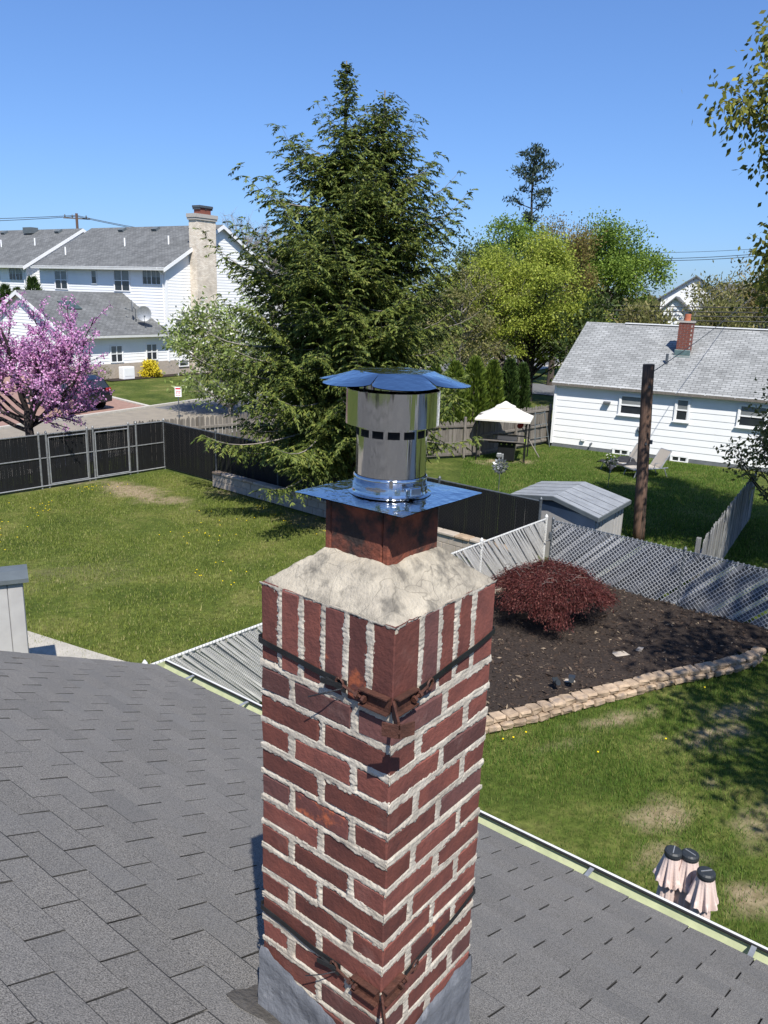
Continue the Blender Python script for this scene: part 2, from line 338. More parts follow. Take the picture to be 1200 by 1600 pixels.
# ---- material with real-looking courses for far roofs (too far to tell single shingles apart)
def coursemat(name, c1, c2, cm, w, h, sx=1, slope=1.0, axis='x', rough=.9, gap=.02):
    m = bpy.data.materials.new(name); m.use_nodes = True; n = m.node_tree.nodes; l = m.node_tree.links; b = n['Principled BSDF']; b.inputs['Roughness'].default_value = rough
    b.inputs['Specular IOR Level'].default_value = .25
    tc = n.new('ShaderNodeTexCoord'); sp = n.new('ShaderNodeSeparateXYZ'); l.new(tc.outputs['Object'], sp.inputs[0])
    mu = n.new('ShaderNodeMath'); mu.operation = 'MULTIPLY'; mu.inputs[1].default_value = slope; l.new(sp.outputs[2], mu.inputs[0])
    cb = n.new('ShaderNodeCombineXYZ')
    if axis == 'xy':
        ad = n.new('ShaderNodeMath'); ad.operation = 'ADD'; l.new(sp.outputs[0], ad.inputs[0]); l.new(sp.outputs[1], ad.inputs[1]); l.new(ad.outputs[0], cb.inputs[0])
    else: l.new(sp.outputs[0 if axis == 'x' else 1], cb.inputs[0])
    l.new(mu.outputs[0], cb.inputs[1])
    br = n.new('ShaderNodeTexBrick'); br.inputs['Scale'].default_value = 1; br.inputs['Brick Width'].default_value = w; br.inputs['Row Height'].default_value = h
    br.inputs['Mortar Size'].default_value = gap; br.inputs['Mortar Smooth'].default_value = .3
    br.inputs['Color1'].default_value = (*c1, 1); br.inputs['Color2'].default_value = (*c2, 1); br.inputs['Mortar'].default_value = (*cm, 1); l.new(cb.outputs[0], br.inputs[0])
    t = n.new('ShaderNodeTexNoise'); t.inputs['Scale'].default_value = 1.0; t.inputs['Detail'].default_value = 7; t.inputs['Roughness'].default_value = .7; l.new(tc.outputs['Object'], t.inputs[0])
    mr = n.new('ShaderNodeMapRange'); mr.inputs[1].default_value = .3; mr.inputs[2].default_value = .7; mr.inputs[3].default_value = .68; mr.inputs[4].default_value = 1.18; l.new(t.outputs[0], mr.inputs[0])
    hv = n.new('ShaderNodeHueSaturation'); l.new(mr.outputs[0], hv.inputs['Value']); l.new(br.outputs[0], hv.inputs['Color']); l.new(hv.outputs[0], b.inputs['Base Color'])
    bp = n.new('ShaderNodeBump'); bp.inputs['Strength'].default_value = .4; bp.inputs['Distance'].default_value = .01; l.new(br.outputs['Fac'], bp.inputs['Height']); bp.invert = True; l.new(bp.outputs[0], b.inputs['Normal'])
    return m
M['shingle_ranch'] = coursemat('shingle_ranch', (.32, .325, .32), (.225, .23, .225), (.155, .16, .155), .30, .14, slope=2.0)
M['shingle_far'] = coursemat('shingle_far', (.175, .18, .18), (.12, .125, .125), (.09, .09, .09), .32, .15, slope=1.9)
M['shingle_farx'] = coursemat('shingle_farx', (.175, .18, .18), (.12, .125, .125), (.09, .09, .09), .32, .15, slope=1.9, axis='y')
M['cream_course'] = coursemat('cream_course', (.80, .72, .60), (.62, .53, .42), (.52, .45, .37), .22, .075, axis='xy', gap=.008)

# ---------------------------------------------------------------- ground
BARE = [(-7.2, 22.9, 2.0, .55, -.62, .9), (-4.6, 23.2, .9, .5, -.62, .7), (-2.0, 20.6, 1.6, .5, -.7, .5), (3.45, 8.35, .42, .22, .5, .75), (4.5, 9.95, .45, .16, -.4, .9), (4.25, 9.1, .16, .09, -.2, 1.0), (3.9, 7.0, .30, .2, .3, .8),
        (3.3, 10.5, .7, .16, .4, .75), (4.8, 10.3, .6, .2, .4, .9), (4.6, 8.2, .5, .28, .8, .7), (3.3, 7.6, .35, .2, .2, .5), (2.6, 9.9, .5, .14, .5, .5), (5.3, 10.9, .6, .2, .4, .8), (1.3, 7.9, .3, .15, .2, .4), (-6.5, 16, 1.2, .8, .3, .2), (4.4, 29.6, .9, .5, .3, .9)]
def bare_at(x, y):
    b = np.zeros_like(x)
    for cx, cy, rx, ry, a, s in BARE:
        dx = x-cx; dy = y-cy; u = dx*math.cos(a)+dy*math.sin(a); v = -dx*math.sin(a)+dy*math.cos(a)
        d = np.sqrt((u/rx)**2+(v/ry)**2)+.9*fbm(x*1.7+3, y*1.7+9, 5)+.8*fbm(x*7, y*7, 6)
        b = np.maximum(b, s*np.clip(1.35-d, 0, 1))
    return np.clip(b, 0, 1)
def groundmat():
    m = bpy.data.materials.new('ground_soil'); m.use_nodes = True; n = m.node_tree.nodes; l = m.node_tree.links; b = n['Principled BSDF']; b.inputs['Roughness'].default_value = .95; b.inputs['Specular IOR Level'].default_value = .1
    tc = n.new('ShaderNodeTexCoord')
    def noise(s, d=5, r=.6):
        t = n.new('ShaderNodeTexNoise'); t.inputs['Scale'].default_value = s; t.inputs['Detail'].default_value = d; t.inputs['Roughness'].default_value = r; l.new(tc.outputs['Object'], t.inputs[0]); return t
    def ramp(src, *st):
        r = n.new('ShaderNodeValToRGB'); e = r.color_ramp.elements; e[0].position, e[0].color = st[0][0], (*st[0][1], 1); e[1].position, e[1].color = st[-1][0], (*st[-1][1], 1)
        for p, c in st[1:-1]: k = e.new(p); k.color = (*c, 1)
        l.new(src, r.inputs[0]); return r.outputs[0]
    c = ramp(noise(.55, 8, .7).outputs[0], (.32, (.040, .062, .012)), (.5, (.080, .105, .022)), (.68, (.17, .165, .055)))
    c2 = ramp(noise(9, 6, .7).outputs[0], (.3, (.45, .45, .45)), (.7, (1.25, 1.25, 1.2)))
    mx = n.new('ShaderNodeMix'); mx.data_type = 'RGBA'; mx.blend_type = 'MULTIPLY'; mx.inputs[0].default_value = 1; l.new(c, mx.inputs[6]); l.new(c2, mx.inputs[7]); c = mx.outputs[2]
    soil = ramp(noise(11, 6, .7).outputs[0], (.3, (.16, .115, .07)), (.7, (.36, .285, .19)))
    at = n.new('ShaderNodeAttribute'); at.attribute_name = 'bare'
    m2 = n.new('ShaderNodeMix'); m2.data_type = 'RGBA'; l.new(at.outputs['Fac'], m2.inputs[0]); l.new(c, m2.inputs[6]); l.new(soil, m2.inputs[7]); l.new(m2.outputs[2], b.inputs['Base Color'])
    bp = n.new('ShaderNodeBump'); bp.inputs['Strength'].default_value = .6; bp.inputs['Distance'].default_value = .03; l.new(noise(14, 5).outputs[0], bp.inputs['Height']); l.new(bp.outputs[0], b.inputs['Normal'])
    return m
M['ground'] = groundmat()
def ground():
    xs = np.unique(np.concatenate([np.linspace(-700, -16, 18), np.arange(-16, 16.01, .16), np.linspace(16, 700, 18)]))
    ys = np.unique(np.concatenate([np.linspace(-300, 2, 10), np.arange(2, 36.01, .16), np.linspace(36, 900, 20)]))
    X, Y = np.meshgrid(xs, ys, indexing='ij'); Z = .03*fbm(X*.5, Y*.5, 3)*(np.abs(X) < 30)*(Y < 36)-.02
    V = np.stack([X, Y, Z], -1).reshape(-1, 3); ny = len(ys); I = np.arange(len(xs)-1)[:, None]*ny+np.arange(ny-1)[None]; I = I.ravel()
    me = fast_mesh('ground', V, np.stack([I, I+ny, I+ny+1, I+1], 1), M['ground'], True)
    a = me.attributes.new('bare', 'FLOAT', 'POINT'); a.data.foreach_set('value', bare_at(V[:, 0], V[:, 1]).astype(np.float32))
    tag(place('ground', me), 'green lawn with dry patches', kind='structure')
ground()
# ---------------------------------------------------------------- host house (the roof the camera stands on)
YAW = .6635
G0 = Vector((-1.795, 5.90, 0)); AL = R_(24); EZ = 2.95; TA = math.tan(AL)
host = thing('brick_chimney_house', 'house with dark grey shingle roof and pale gutter in the foreground', 'house', G0, -YAW)
UW, VR = 12.0, 5.2      # roof length along the gutter, run up to the ridge
def roofp(u, v, h=0):   # point on the roof: u along gutter, v up the slope
    return Vector((u, -v*math.cos(AL)-h*0+h*math.sin(AL)*1, EZ+v*math.sin(AL)+h*math.cos(AL)))
VS = VR/math.cos(AL)
mb = MB(); mb.add([roofp(0, 0, -.004), roofp(UW, 0, -.004), roofp(UW, VS, -.004), roofp(0, VS, -.004)], [(0, 1, 2, 3)])
zr = EZ+VS*math.sin(AL)
mb.add([(0, -VR, zr), (UW, -VR, zr), (UW, -2*VR, EZ), (0, -2*VR, EZ)], [(0, 1, 2, 3)])
mb.build('roof_deck', M['roof_felt'], host)
mb = MB(); mb.add([(0, -VR, zr+.006), (UW, -VR, zr+.006), (UW, -2*VR, EZ+.006), (0, -2*VR, EZ+.006)], [(0, 1, 2, 3)]); mb.build('rear_roof_slope', M['shingle'], host)
EXP, TW = .135, .305
HL = bpy.data.objects
hm = Matrix.Translation(G0) @ Matrix.Rotation(-YAW, 4, 'Z'); cinv = mw.inverted()
def tabmesh(seed, w=TW, nm='shingle'):
    rr = random.Random(seed); g = .0036; j = lambda a: rr.uniform(-a, a)
    t = .0055; vs = []
    y0 = -.004; y1 = EXP+.012
    ys = [y0, y0+.02, y1]
    ca, sa = math.cos(AL), math.sin(AL)
    gl = w/2-g
    rows = [(y0+j(.002), .0012), (y0+.009, t), (y1, .0004)]; vs = []; jj = [j(.003) for _ in range(3)]; hh = [j(.0015) for _ in range(3)]
    q = lambda u, v, h: (u, -v*ca+h*sa, v*sa+h*ca)
    for k, (v, h) in enumerate(rows):
        for c_, u in enumerate((-gl, 0, gl)): vs.append(q(u+j(.0012), v+(jj[c_] if k < 2 else 0), h+(hh[c_] if k == 1 else 0)))
    vs += [q(-gl, y0, -.001), q(gl, y0, -.001), q(gl, y1, -.001), q(-gl, y1, -.001)]
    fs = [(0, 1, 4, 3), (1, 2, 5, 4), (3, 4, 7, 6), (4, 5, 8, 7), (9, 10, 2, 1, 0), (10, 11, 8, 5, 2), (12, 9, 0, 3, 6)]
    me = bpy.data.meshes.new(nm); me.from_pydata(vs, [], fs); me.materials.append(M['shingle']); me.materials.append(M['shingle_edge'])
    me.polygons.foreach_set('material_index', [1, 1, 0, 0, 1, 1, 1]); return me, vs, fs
TABS = [tabmesh(k) for k in range(9)]
cand = []; rest = MB()
nrow = int(VS/EXP)
NB = Vector((.0325, 1.536, 0)); 
for k in range(nrow+1):
    o = (.5 if k % 2 else 0)+.03*math.sin(k*2.3)
    for i in range(-1, int(UW/TW)+1):
        u = (i+.5+o)*TW; v = k*EXP
        if u-TW/2 < -.02 or u+TW/2 > UW or v+EXP > VS+.02: continue
        p = roofp(u, v+EXP/2); c = cinv @ (hm @ p)
        vis = -1
        if c.z < -.2:
            px = 600+1249*c.x/-c.z; py = 800-1249*c.y/-c.z
            if -60 < px < 1260 and py < 1680: vis = 1/(-c.z)
        cand.append((vis, u, v, random.randrange(9)))
cand.sort(reverse=True)
for n_, (vis, u, v, s) in enumerate(cand):
    p = roofp(u, v, random.uniform(0, .0012))
    if n_ < 300 and vis > 0:
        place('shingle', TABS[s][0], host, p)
    else:
        rest.add([Vector(q)+p for q in TABS[s][1]], TABS[s][2])
o = rest.build('shingle_field', M['shingle'], host); tag(o, kind='stuff')
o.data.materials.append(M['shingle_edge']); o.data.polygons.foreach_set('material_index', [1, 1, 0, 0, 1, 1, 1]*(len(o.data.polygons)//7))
# edge half tabs along the rake, ridge caps
rk = MB()
for k in range(nrow):
    if k % 2:
        p = roofp(.075, k*EXP); rk.box(p+Vector((0, -.06*math.cos(AL), .06*math.sin(AL)+.002)), (.145, .15, .005), Matrix.Rotation(-AL, 3, 'X'))
rk.bbox(.0, .02, -.02, .0, EZ-.1, EZ)
rk.build('rake_starter', M['shingle'], host)
rc = tabmesh(20, .3)[0]
for i in range(26): pass
rb = MB()
for sx in (0, 1):
    x0 = -.03 if sx == 0 else UW; rb.add([(x0, 0, EZ-.16), (x0+.03, 0, EZ-.16), (x0+.03, -VR, zr-.16), (x0, -VR, zr-.16), (x0, 0, EZ-.012), (x0+.03, 0, EZ-.012), (x0+.03, -VR, zr-.012), (x0, -VR, zr-.012)], [(0, 1, 2, 3), (4, 7, 6, 5), (0, 4, 5, 1), (2, 6, 7, 3), (0, 3, 7, 4), (1, 5, 6, 2)])
rb.build('rake_board', M['trim'], host)
wl_ = MB(); wl_.bbox(.25, UW-.25, -2*VR+.4, -.4, 0, EZ-.12); wl_.build('wall', M['siding'], host)
fa = MB(); fa.bbox(0, UW, -.03, -.008, EZ-.19, EZ-.03); fa.bbox(.02, UW-.02, -.42, -.03, EZ-.195, EZ-.18); fa.build('fascia', M['trim'], host)
gm = MB()   # gutter: back, bottom, front with rolled lip
prof = [(.0, -.012), (.0, -.095), (.085, -.095), (.118, -.03), (.118, -.008), (.110, -.008), (.110, -.03), (.080, -.088), (.006, -.088), (.006, -.012)]
gm.extr([(-.03, y, EZ+z) for y, z in prof], (UW+.06, 0, 0)); gm.extr([(-.032, y, EZ+z) for y, z in [(.0, -.012), (.0, -.095), (.085, -.095), (.118, -.03), (.118, -.010)]], (.002, 0, 0))
gt = gm.build('gutter', M['gutter_in'], host)
lp = MB(); lp.extr([(-.034, y, EZ+z) for y, z in [(.106, -.004), (.122, -.004), (.122, -.03), (.119, -.03), (.119, -.008), (.106, -.008)]], (UW+.07, 0, 0)); lp.build('gutter_lip', M['white_alu'], gt)
lp = MB(); lp.extr([(-.02, y, EZ+z) for y, z in [(.092, -.004), (.105, -.004), (.105, -.012), (.092, -.012)]], (UW+.04, 0, 0)); lp.build('gutter_hem_shade', M['rubber_and_shade'], gt)  # dark strip drawn in as the shadow inside the lip's hem
de = MB(); de.extr([(-.02, y, EZ+z) for y, z in [(-.03, .001), (.012, -.016), (.012, -.03), (.008, -.03), (.008, -.018), (-.03, -.003)]], (UW+.02, 0, 0)); de.build('drip_edge', M['white_alu'], host)
for u in (.35, .98, 2.35, 3.72, 4.55, 5.5, 6.5, 7.5):
    h = MB(); h.box((u, .05, EZ-.008), (.024, .115, .005)); h.build('gutter_hanger', M['galv'], gt)
tp = MB()
for k in range(26):
    tp.box((.0, 0, 0), (.0, .0, .0))
# ---------------------------------------------------------------- chimney
CZ = 3.80
ch = thing('brick_chimney', 'red brick chimney with thick pale mortar and clay flue rising through the grey roof', 'chimney', (.0325, 1.536, 0), -YAW)
CW = .406; TOP = 5.236; CC = .0739; BH = .0570; Z1 = TOP-.2246
def brickmesh(l, w, h, seed, mt):
    mb = MB(); mb.bevbox((0, 0, 0), (l, w, h), .0035); rr = random.Random(seed)
    mb.v = [(a+rr.uniform(-.0016, .0016), b+rr.uniform(-.0016, .0016), c+rr.uniform(-.0016, .0016)) for a, b, c in mb.v]
    return mb.mesh('brick', M[mt])
J = .0200
FULL, DEP = (CW-J)/2, .095
BM = {}
def bmesh_for(l, w, h):
    mt = random.choice(['brick']*8+['brick_dark']*3+['brick_orange']); k = (round(l, 3), round(w, 3), round(h, 3), random.randrange(3), mt)
    if k not in BM: BM[k] = brickmesh(l, w, h, random.randrange(1000), mt)
    return BM[k]
rectL, rectR = [], []      # brick outlines on the two visible faces
def brick(x0, x1, y0, y1, z0, z1, dark=False):
    j = lambda a: random.uniform(-a, a)
    me = bmesh_for(x1-x0, y1-y0, z1-z0) if not dark else brickmesh(x1-x0, y1-y0, z1-z0, random.randrange(999), 'brick_dark')
    place('brick', me, ch, ((x0+x1)/2+j(.0012), (y0+y1)/2+j(.0012), (z0+z1)/2+j(.002)), (j(.006), j(.006), j(.006)))
    if y0 < .001: rectL.append((x0+CW, x1+CW, z0, z1))
    if x1 > -.001: rectR.append((y0, y1, z0, z1))
NC = 16
for k in range(NC):
    z1 = Z1-k*CC; z0 = z1-BH
    if z0 < CZ: break
    if k % 2 == 0:      # stretchers along the right and far-left faces
        for x0 in (-DEP, -CW):
            brick(x0, x0+DEP, 0, FULL, z0, z1, k == 0 and x0 > -.2); brick(x0, x0+DEP, FULL+J, CW, z0, z1)
        for y0 in (0, CW-DEP): brick(-CW+DEP+J, -DEP-J, y0, y0+DEP, z0, z1)
    else:
        for y0 in (0, CW-DEP):
            brick(-CW, -CW+FULL, y0, y0+DEP, z0, z1); brick(-CW+FULL+J, 0, y0, y0+DEP, z0, z1)
        for x0 in (-DEP, -CW): brick(x0, x0+DEP, DEP+J, CW-DEP-J, z0, z1)
# soldier course on top
s0, s1 = TOP-.206, TOP-.004
def spans(ws, tot):
    g = (tot-sum(ws))/(len(ws)-1); out = []; x = 0
    for w in ws: out.append((x, x+w)); x += w+g
    return out
spL = spans([.057, .056, .057, .055, .056, .062], CW)
spR = spans([.090, .055, .056, .057, .088], CW)
for i, (a, b) in enumerate(spL):
    d = .09
    if i == len(spL)-1: d = .090
    brick(a-CW, b-CW, 0, d, s0+random.uniform(-.004, .004), s1-random.uniform(0, .004))
for i, (a, b) in enumerate(spR):
    if i == 0: rectR.append((a, b, s0, s1)); continue
    brick(-.058, 0, a, b, s0+random.uniform(-.004, .004), s1-random.uniform(0, .004))
for (a, b) in spans([.09, .057, .057, .057, .09], CW)[:-1]: brick(a-CW, b-CW, CW-.058, CW, s0, s1)
for (a, b) in spans([.09, .057, .057, .057, .09], CW)[1:-1]: brick(-CW, -CW+.058, a, b, s0, s1)
# mortar: core plus a rough, smeared skin on each face
def skin(rects, seed, size=CW):
    du = .0027; nu = int(size/du)+1; z0 = CZ; z1 = TOP-.002; nz = int((z1-z0)/du)+1
    U, Z = np.meshgrid(np.linspace(-.003, size+.003, nu), np.linspace(z0, z1, nz), indexing='ij')
    d = np.full(U.shape, -1.0); dd = np.full(U.shape, 9.0)
    for a, b, c, e in rects:
        Uc = np.clip(U, .0, size); a_ = a-.05 if a < .002 else a; b_ = b+.05 if b > size-.002 else b
        q = np.maximum(np.maximum(a_-Uc, Uc-b_), np.maximum(c-Z, Z-e)); dd = np.minimum(dd, q)
    n1 = fbm(U*48+seed, Z*75+seed*3, seed, 3); n2 = fbm(U*130, Z*190, seed+9, 2); n3 = fbm(U*9, Z*11, seed+4, 2)
    # mortar where dd + noise > 0
    t = (dd+.0026+.0062*n1+.0095*n3+.0035*n2)/.0032
    s = np.clip(t, -1.2, 1); s = np.where(s > 0, s, s*1.6)
    n4 = fbm(U*14+2, Z*260, seed+15, 2); h = .0010*s+.0012*n2*(s > 0)+.0020*n4*(s > 0)-.0006-.0035*np.clip(1-np.abs(t-.7)/.7, 0, 1)*(fbm(U*20+1, Z*26, seed+20, 2) > .04)
    h = np.where(t < -.2, -.006, h); h = np.where(((U < .004) | (U > size-.004)) & (s > 0), np.minimum(h, .0012), h)
    return U, Z, h, nu, nz
def skin_mesh(rects, seed, f):
    U, Z, h, nu, nz = skin(rects, seed)
    U = np.where(h < -.003, np.clip(U, .006, CW-.006), U); V = f(U, Z, h).reshape(-1, 3); I = (np.arange(nu-1)[:, None]*nz+np.arange(nz-1)[None]).ravel()
    return fast_mesh('mortar', V, np.stack([I, I+nz, I+nz+1, I+1], 1), M['mortar'], True)
me = skin_mesh(rectL, 3, lambda U, Z, h: np.stack([U-CW, -h, Z], -1)); place('mortar', me, ch)
me = skin_mesh(rectR, 8, lambda U, Z, h: np.stack([h, U, Z], -1)); place('mortar', me, ch)
mb = MB(); mb.bbox(-CW+.005, -.0065, .0065, CW-.005, CZ-.3, TOP-.004); mb.build('mortar_core', M['mortar'], ch)
# crown of mortar sloping up to the flue
FC = (-CW/2-.0022, CW/2+.0015); FW = .0965; FZ = 5.318
def crown():
    n = 120; nr = 26; V = []
    for i in range(nr+1):
        t = i/nr
        for k in range(n):
            s = k/n*4; e = int(s); f = s-e
            c = [(-1, -1), (1, -1), (1, 1), (-1, 1)]; a, b = c[e], c[(e+1) % 4]
            ux, uy = a[0]+(b[0]-a[0])*f, a[1]+(b[1]-a[1])*f
            ro = CW/2-.004; cx0, cy0 = -CW/2, CW/2
            px = (cx0+ux*ro)*(1-t)+(FC[0]+ux*FW)*t; py = (cy0+uy*ro)*(1-t)+(FC[1]+uy*FW)*t
            z = TOP-.006+(FZ-TOP+.006)*(1-(1-t)**1.22)
            V.append((px, py, z))
    V = np.array(V); amp = np.repeat(np.minimum(1, np.arange(nr+1)/3+.35), n)
    V[:, 2] += amp*(.013*fbm(V[:, 0]*15+5, V[:, 1]*15+2, 11, 3)+.005*fbm(V[:, 0]*60, V[:, 1]*60, 12, 3))
    w = np.repeat((np.arange(nr+1) == 0)*1., n); nn = fbm(V[:, 0]*60, V[:, 1]*60, 13, 2)
    V[:, 0] += w*.006*nn; V[:, 1] += w*.006*np.roll(nn, 7)
    F = [(i*n+k, i*n+(k+1) % n, (i+1)*n+(k+1) % n, (i+1)*n+k) for i in range(nr) for k in range(n)]
    low = V[:n].copy(); low[:, 2] -= .012; V = np.vstack([V, low]); b = (nr+1)*n
    F += [(b+k, b+(k+1) % n, (k+1) % n, k) for k in range(n)]
    place('crown', fast_mesh('crown', V, F, M['crown'], True), ch)
crown()
mb = MB(); a, b = FW, FW-.02; z0, z1 = 5.27, 5.4485; cx, cy = FC
for sx in (-1, 1): mb.bevbox((cx+sx*(a-.01), cy, (z0+z1)/2), (.02, 2*a, z1-z0), .004)
for sy in (-1, 1): mb.bevbox((cx, cy+sy*(a-.01), (z0+z1)/2), (2*b-.001, .02, z1-z0-.001), .003)
mb.build('flue_tile', M['clay'], ch)
# grey flashing wrapped round the foot, tar on the shingles
def roofz_local(x, y):     # roof height at chimney-local point (same rotation as the house)
    p = Vector((.0325, 1.536, 0))+Matrix.Rotation(-YAW, 3, 'Z') @ Vector((x, y, 0)); q = Matrix.Rotation(YAW, 3, 'Z') @ (p-G0)
    return EZ+(-q.y)*TA
def flash(p0, p1, zt0, zt1, nrm, seed):
    n = 46; m = 14; V = []
    for i in range(n+1):
        t = i/n; x = p0[0]+(p1[0]-p0[0])*t; y = p0[1]+(p1[1]-p0[1])*t
        zt = zt0+(zt1-zt0)*t; zb = roofz_local(x, y)-.02
        for k in range(m+1):
            s = k/m; V.append((x, y, zb+(zt-zb)*s, s))
    V = np.array(V); al = np.repeat(np.arange(n+1), m+1)/n
    nz = fbm(al*9+seed, V[:, 2]*22, seed, 3); V[:, 2] += V[:, 3]*.014*fbm(al*16+seed*2, al*0, seed+2, 2)
    off = .009+.006*nz+.016*(1-V[:, 3])**3-.006*(V[:, 3] > .97)
    P = V[:, :3].copy(); P[:, 0] += nrm[0]*off; P[:, 1] += nrm[1]*off
    I = (np.arange(n)[:, None]*(m+1)+np.arange(m)[None]).ravel()
    place('flashing', fast_mesh('flashing', P, np.stack([I, I+m+1, I+m+2, I+1], 1), M['lead'], True), ch)
flash((-CW-.006, 0), (.006, 0), 4.185, 4.075, (0, -1), 21)
flash((0, -.006), (0, CW+.006), 4.075, 4.11, (1, 0), 22)
flash((-CW, -.006), (-CW, CW+.006), 4.185, 4.11, (-1, 0), 23)
flash((-CW-.006, CW), (.006, CW), 4.11, 4.11, (0, 1), 24)
tpm = []; nseg = 90
for i in range(nseg):
    th = 2*math.pi*i/nseg; c, s = math.cos(th), math.sin(th); k = 1/max(abs(c), abs(s))
    r = .225+.02*math.sin(th*5+1)+random.uniform(-.008, .008)+(.04 if .9*math.pi < th < 1.6*math.pi else 0)*random.uniform(.7, 1)
    x, y = -CW/2+c*k*r, CW/2+s*k*r; tpm.append((x, y, roofz_local(x, y)+.0095))
MB().add(tpm, [tuple(range(nseg))]).build('tar_patch', M['tar'], ch)
# strap brackets (old antenna mount)
def bracket(zc, zl, zr, label, seed):
    t = thing('mast_bracket', label, 'bracket', (.0325, 1.536, zc), -YAW, 'rusty mast brackets strapped to the chimney corner')
    rr = random.Random(seed); Z = lambda z: z-zc
    def band(p0, p1, nrm, wd, nm='strap_band'):
        n = 14; V = []; F = []
        for i in range(n+1):
            a = i/n; p = Vector(p0).lerp(Vector(p1), a)+Vector(nrm)*(.0055+.0015*math.sin(a*9+seed))
            p.z -= .004*math.sin(a*math.pi)
            for dz, o in ((-wd/2, 0), (wd/2, 0), (wd/2, .002), (-wd/2, .002)): V.append(p+Vector(nrm)*o+Vector((0, 0, dz)))
        for i in range(n):
            for k in range(4): F.append((i*4+k, i*4+(k+1) % 4, i*4+4+(k+1) % 4, i*4+4+k))
        F += [(0, 1, 2, 3), (n*4, n*4+3, n*4+2, n*4+1)]
        MB().add(V, F).build(nm, M['strap'], t)
    band((-CW, 0, Z(zl)), (-.125, 0, .01), (0, -1, 0), .0145); band((0, .085, .008), (0, CW, Z(zr)), (1, 0, 0), .0145)
    band((-CW, 0, Z(zl)), (-CW, CW, Z(zr)), (-1, 0, 0), .0145); band((-CW, CW, Z(zr)), (0, CW, Z(zr)), (0, 1, 0), .0145)
    pl = MB()
    pl.box((-.042, -.0045, 0), (.078, .004, .036)); pl.box((.0045, .036, 0), (.004, .072, .036))
    for dz in (-.018, .018): pl.box((-.042, -.011, dz), (.078, .016, .003)); pl.box((.011, .036, dz), (.016, .072, .003))
    pl.build('corner_plate', M['rust'], t)
    d = Vector((.7071, -.7071, 0)); rot = Matrix.Rotation(-math.pi/4, 3, 'Z')
    fin = MB(); fin.box(d*.052+Vector((0, 0, 0)), (.085, .005, .034), rot); fin.build('fin', M['rust'], t)
    sd_ = MB()
    for sg in (-1, 1): sd_.box(d*.098+Vector((.7071, .7071, 0))*sg*.017, (.004, .036, .030), rot @ Matrix.Rotation(sg*.45, 3, 'Z'))
    sd_.box(d*.092, (.012, .014, .014), rot); sd_.tube([d*.085, d*.108], .0045, 6); sd_.build('saddle', M['rust'], t)
    for (p, q) in (((-.075, -.016, 0), (-.13, -.013, .008)), ((.015, .066, 0), (.013, .11, .008))):
        b = MB(); b.tube([p, q], .0034, 6); p_, q_ = Vector(p), Vector(q); ax = (q_-p_).normalized()
        b.tube([p_+ax*.008, p_+ax*.016], .0085, 6); b.tube([p_-ax*.012, p_-ax*.005], .0085, 6)
        pts = [q_+Vector((0, 0, 0))+(ax*math.cos(a)+Vector((0, 0, 1))*math.sin(a))*.012+ax*.010 for a in np.linspace(0, 2*math.pi, 11)]; b.tube(pts, .003, 5, False)
        b.build('eye_bolt', M['rust'], t)
    tl = MB()
    tl.box((-.152, -.013, .002), (.06, .005, .012), Matrix.Rotation(.12, 3, 'Y')); tl.box((-.160, -.016, .004), (.06, .003, .012), Matrix.Rotation(.16, 3, 'Z'))
    tl.tube([(-.13, -.012, .0), (-.16, -.035, -.012), (-.20, -.05, -.03)], .0018, 4)
    tl.build('strap_tail', M['strap'], t)
bracket(5.055, 5.088, 5.10, 'rusty steel mast bracket strapped around the soldier bricks near the chimney top', 1)
bracket(4.285, 4.315, 4.325, 'rusty steel mast bracket with strap low on the chimney above the flashing', 2)
# ---------------------------------------------------------------- stainless chimney cap
PC = Vector((.012, 1.838, 5.450))
cp = thing('chimney_cap', 'shiny stainless chimney cap with scalloped lid on a square plate over the flue', 'chimney cap', PC, -YAW)
S = M['steel']
n = 20; V = []; F = []
for i in range(n+1):
    for j in range(n+1):
        x = -.158+.316*i/n; y = -.158+.316*j/n; r = max(abs(x), abs(y))/.158
        V.append((x, y, .003*(1-r**2)+.0012*math.sin(x*23+1)*math.sin(y*19)))
for i in range(n):
    for j in range(n): a = i*(n+1)+j; F.append((a, a+n+1, a+n+2, a+1))
m_ = MB(); m_.add(V, F); b0 = len(V); m_.add([(x, y, z-.0015) for x, y, z in V], [f[::-1] for f in F]); m_.build('base_plate', S, cp, True)
pz = .0035
m_ = MB(); m_.lathe([(.098, pz), (.090, pz+.003), (.0865, pz+.010), (.0862, pz+.034), (.0875, pz+.036), (.0875, pz+.040), (.0862, pz+.042), (.0845, pz+.044)], n=64); m_.build('collar', S, cp, True)
m_ = MB(); m_.lathe([(.0866, .012), (.0882, .0125), (.0882, .024), (.0866, .0245)], n=64); bd = m_.build('clamp_band', S, cp, True)
w0 = Matrix.Rotation(YAW, 3, 'Z')      # picture-facing directions inside the rotated cap
def pol(a, r, z): return Vector((math.cos(a)*r, math.sin(a)*r, z))
a0 = -math.pi/2+YAW
m_ = MB(); aa = a0+.60; m_.bevbox(pol(aa, .096, .022), (.016, .030, .020), .002, Matrix.Rotation(aa, 3, 'Z')); m_.tube([pol(aa-.25, .094, .028), pol(aa+.18, .096, .028)], .0045, 8); m_.tube([pol(aa-.10, .096, .014), pol(aa+.22, .097, .014)], .006, 8); m_.build('clamp_screw', S, cp)
m_ = MB(); aa = a0+.02; m_.box(pol(aa, .0885, .030), (.002, .008, .034), Matrix.Rotation(aa, 3, 'Z')); m_.box(pol(aa, .093, .013), (.010, .008, .0015), Matrix.Rotation(aa, 3, 'Z')); m_.build('bracket_tab', S, cp)
m_ = MB(); m_.lathe([(.0825, .03), (.0825, .268), (.078, .268), (.078, .03)], n=96); m_.build('pipe', S, cp, True)
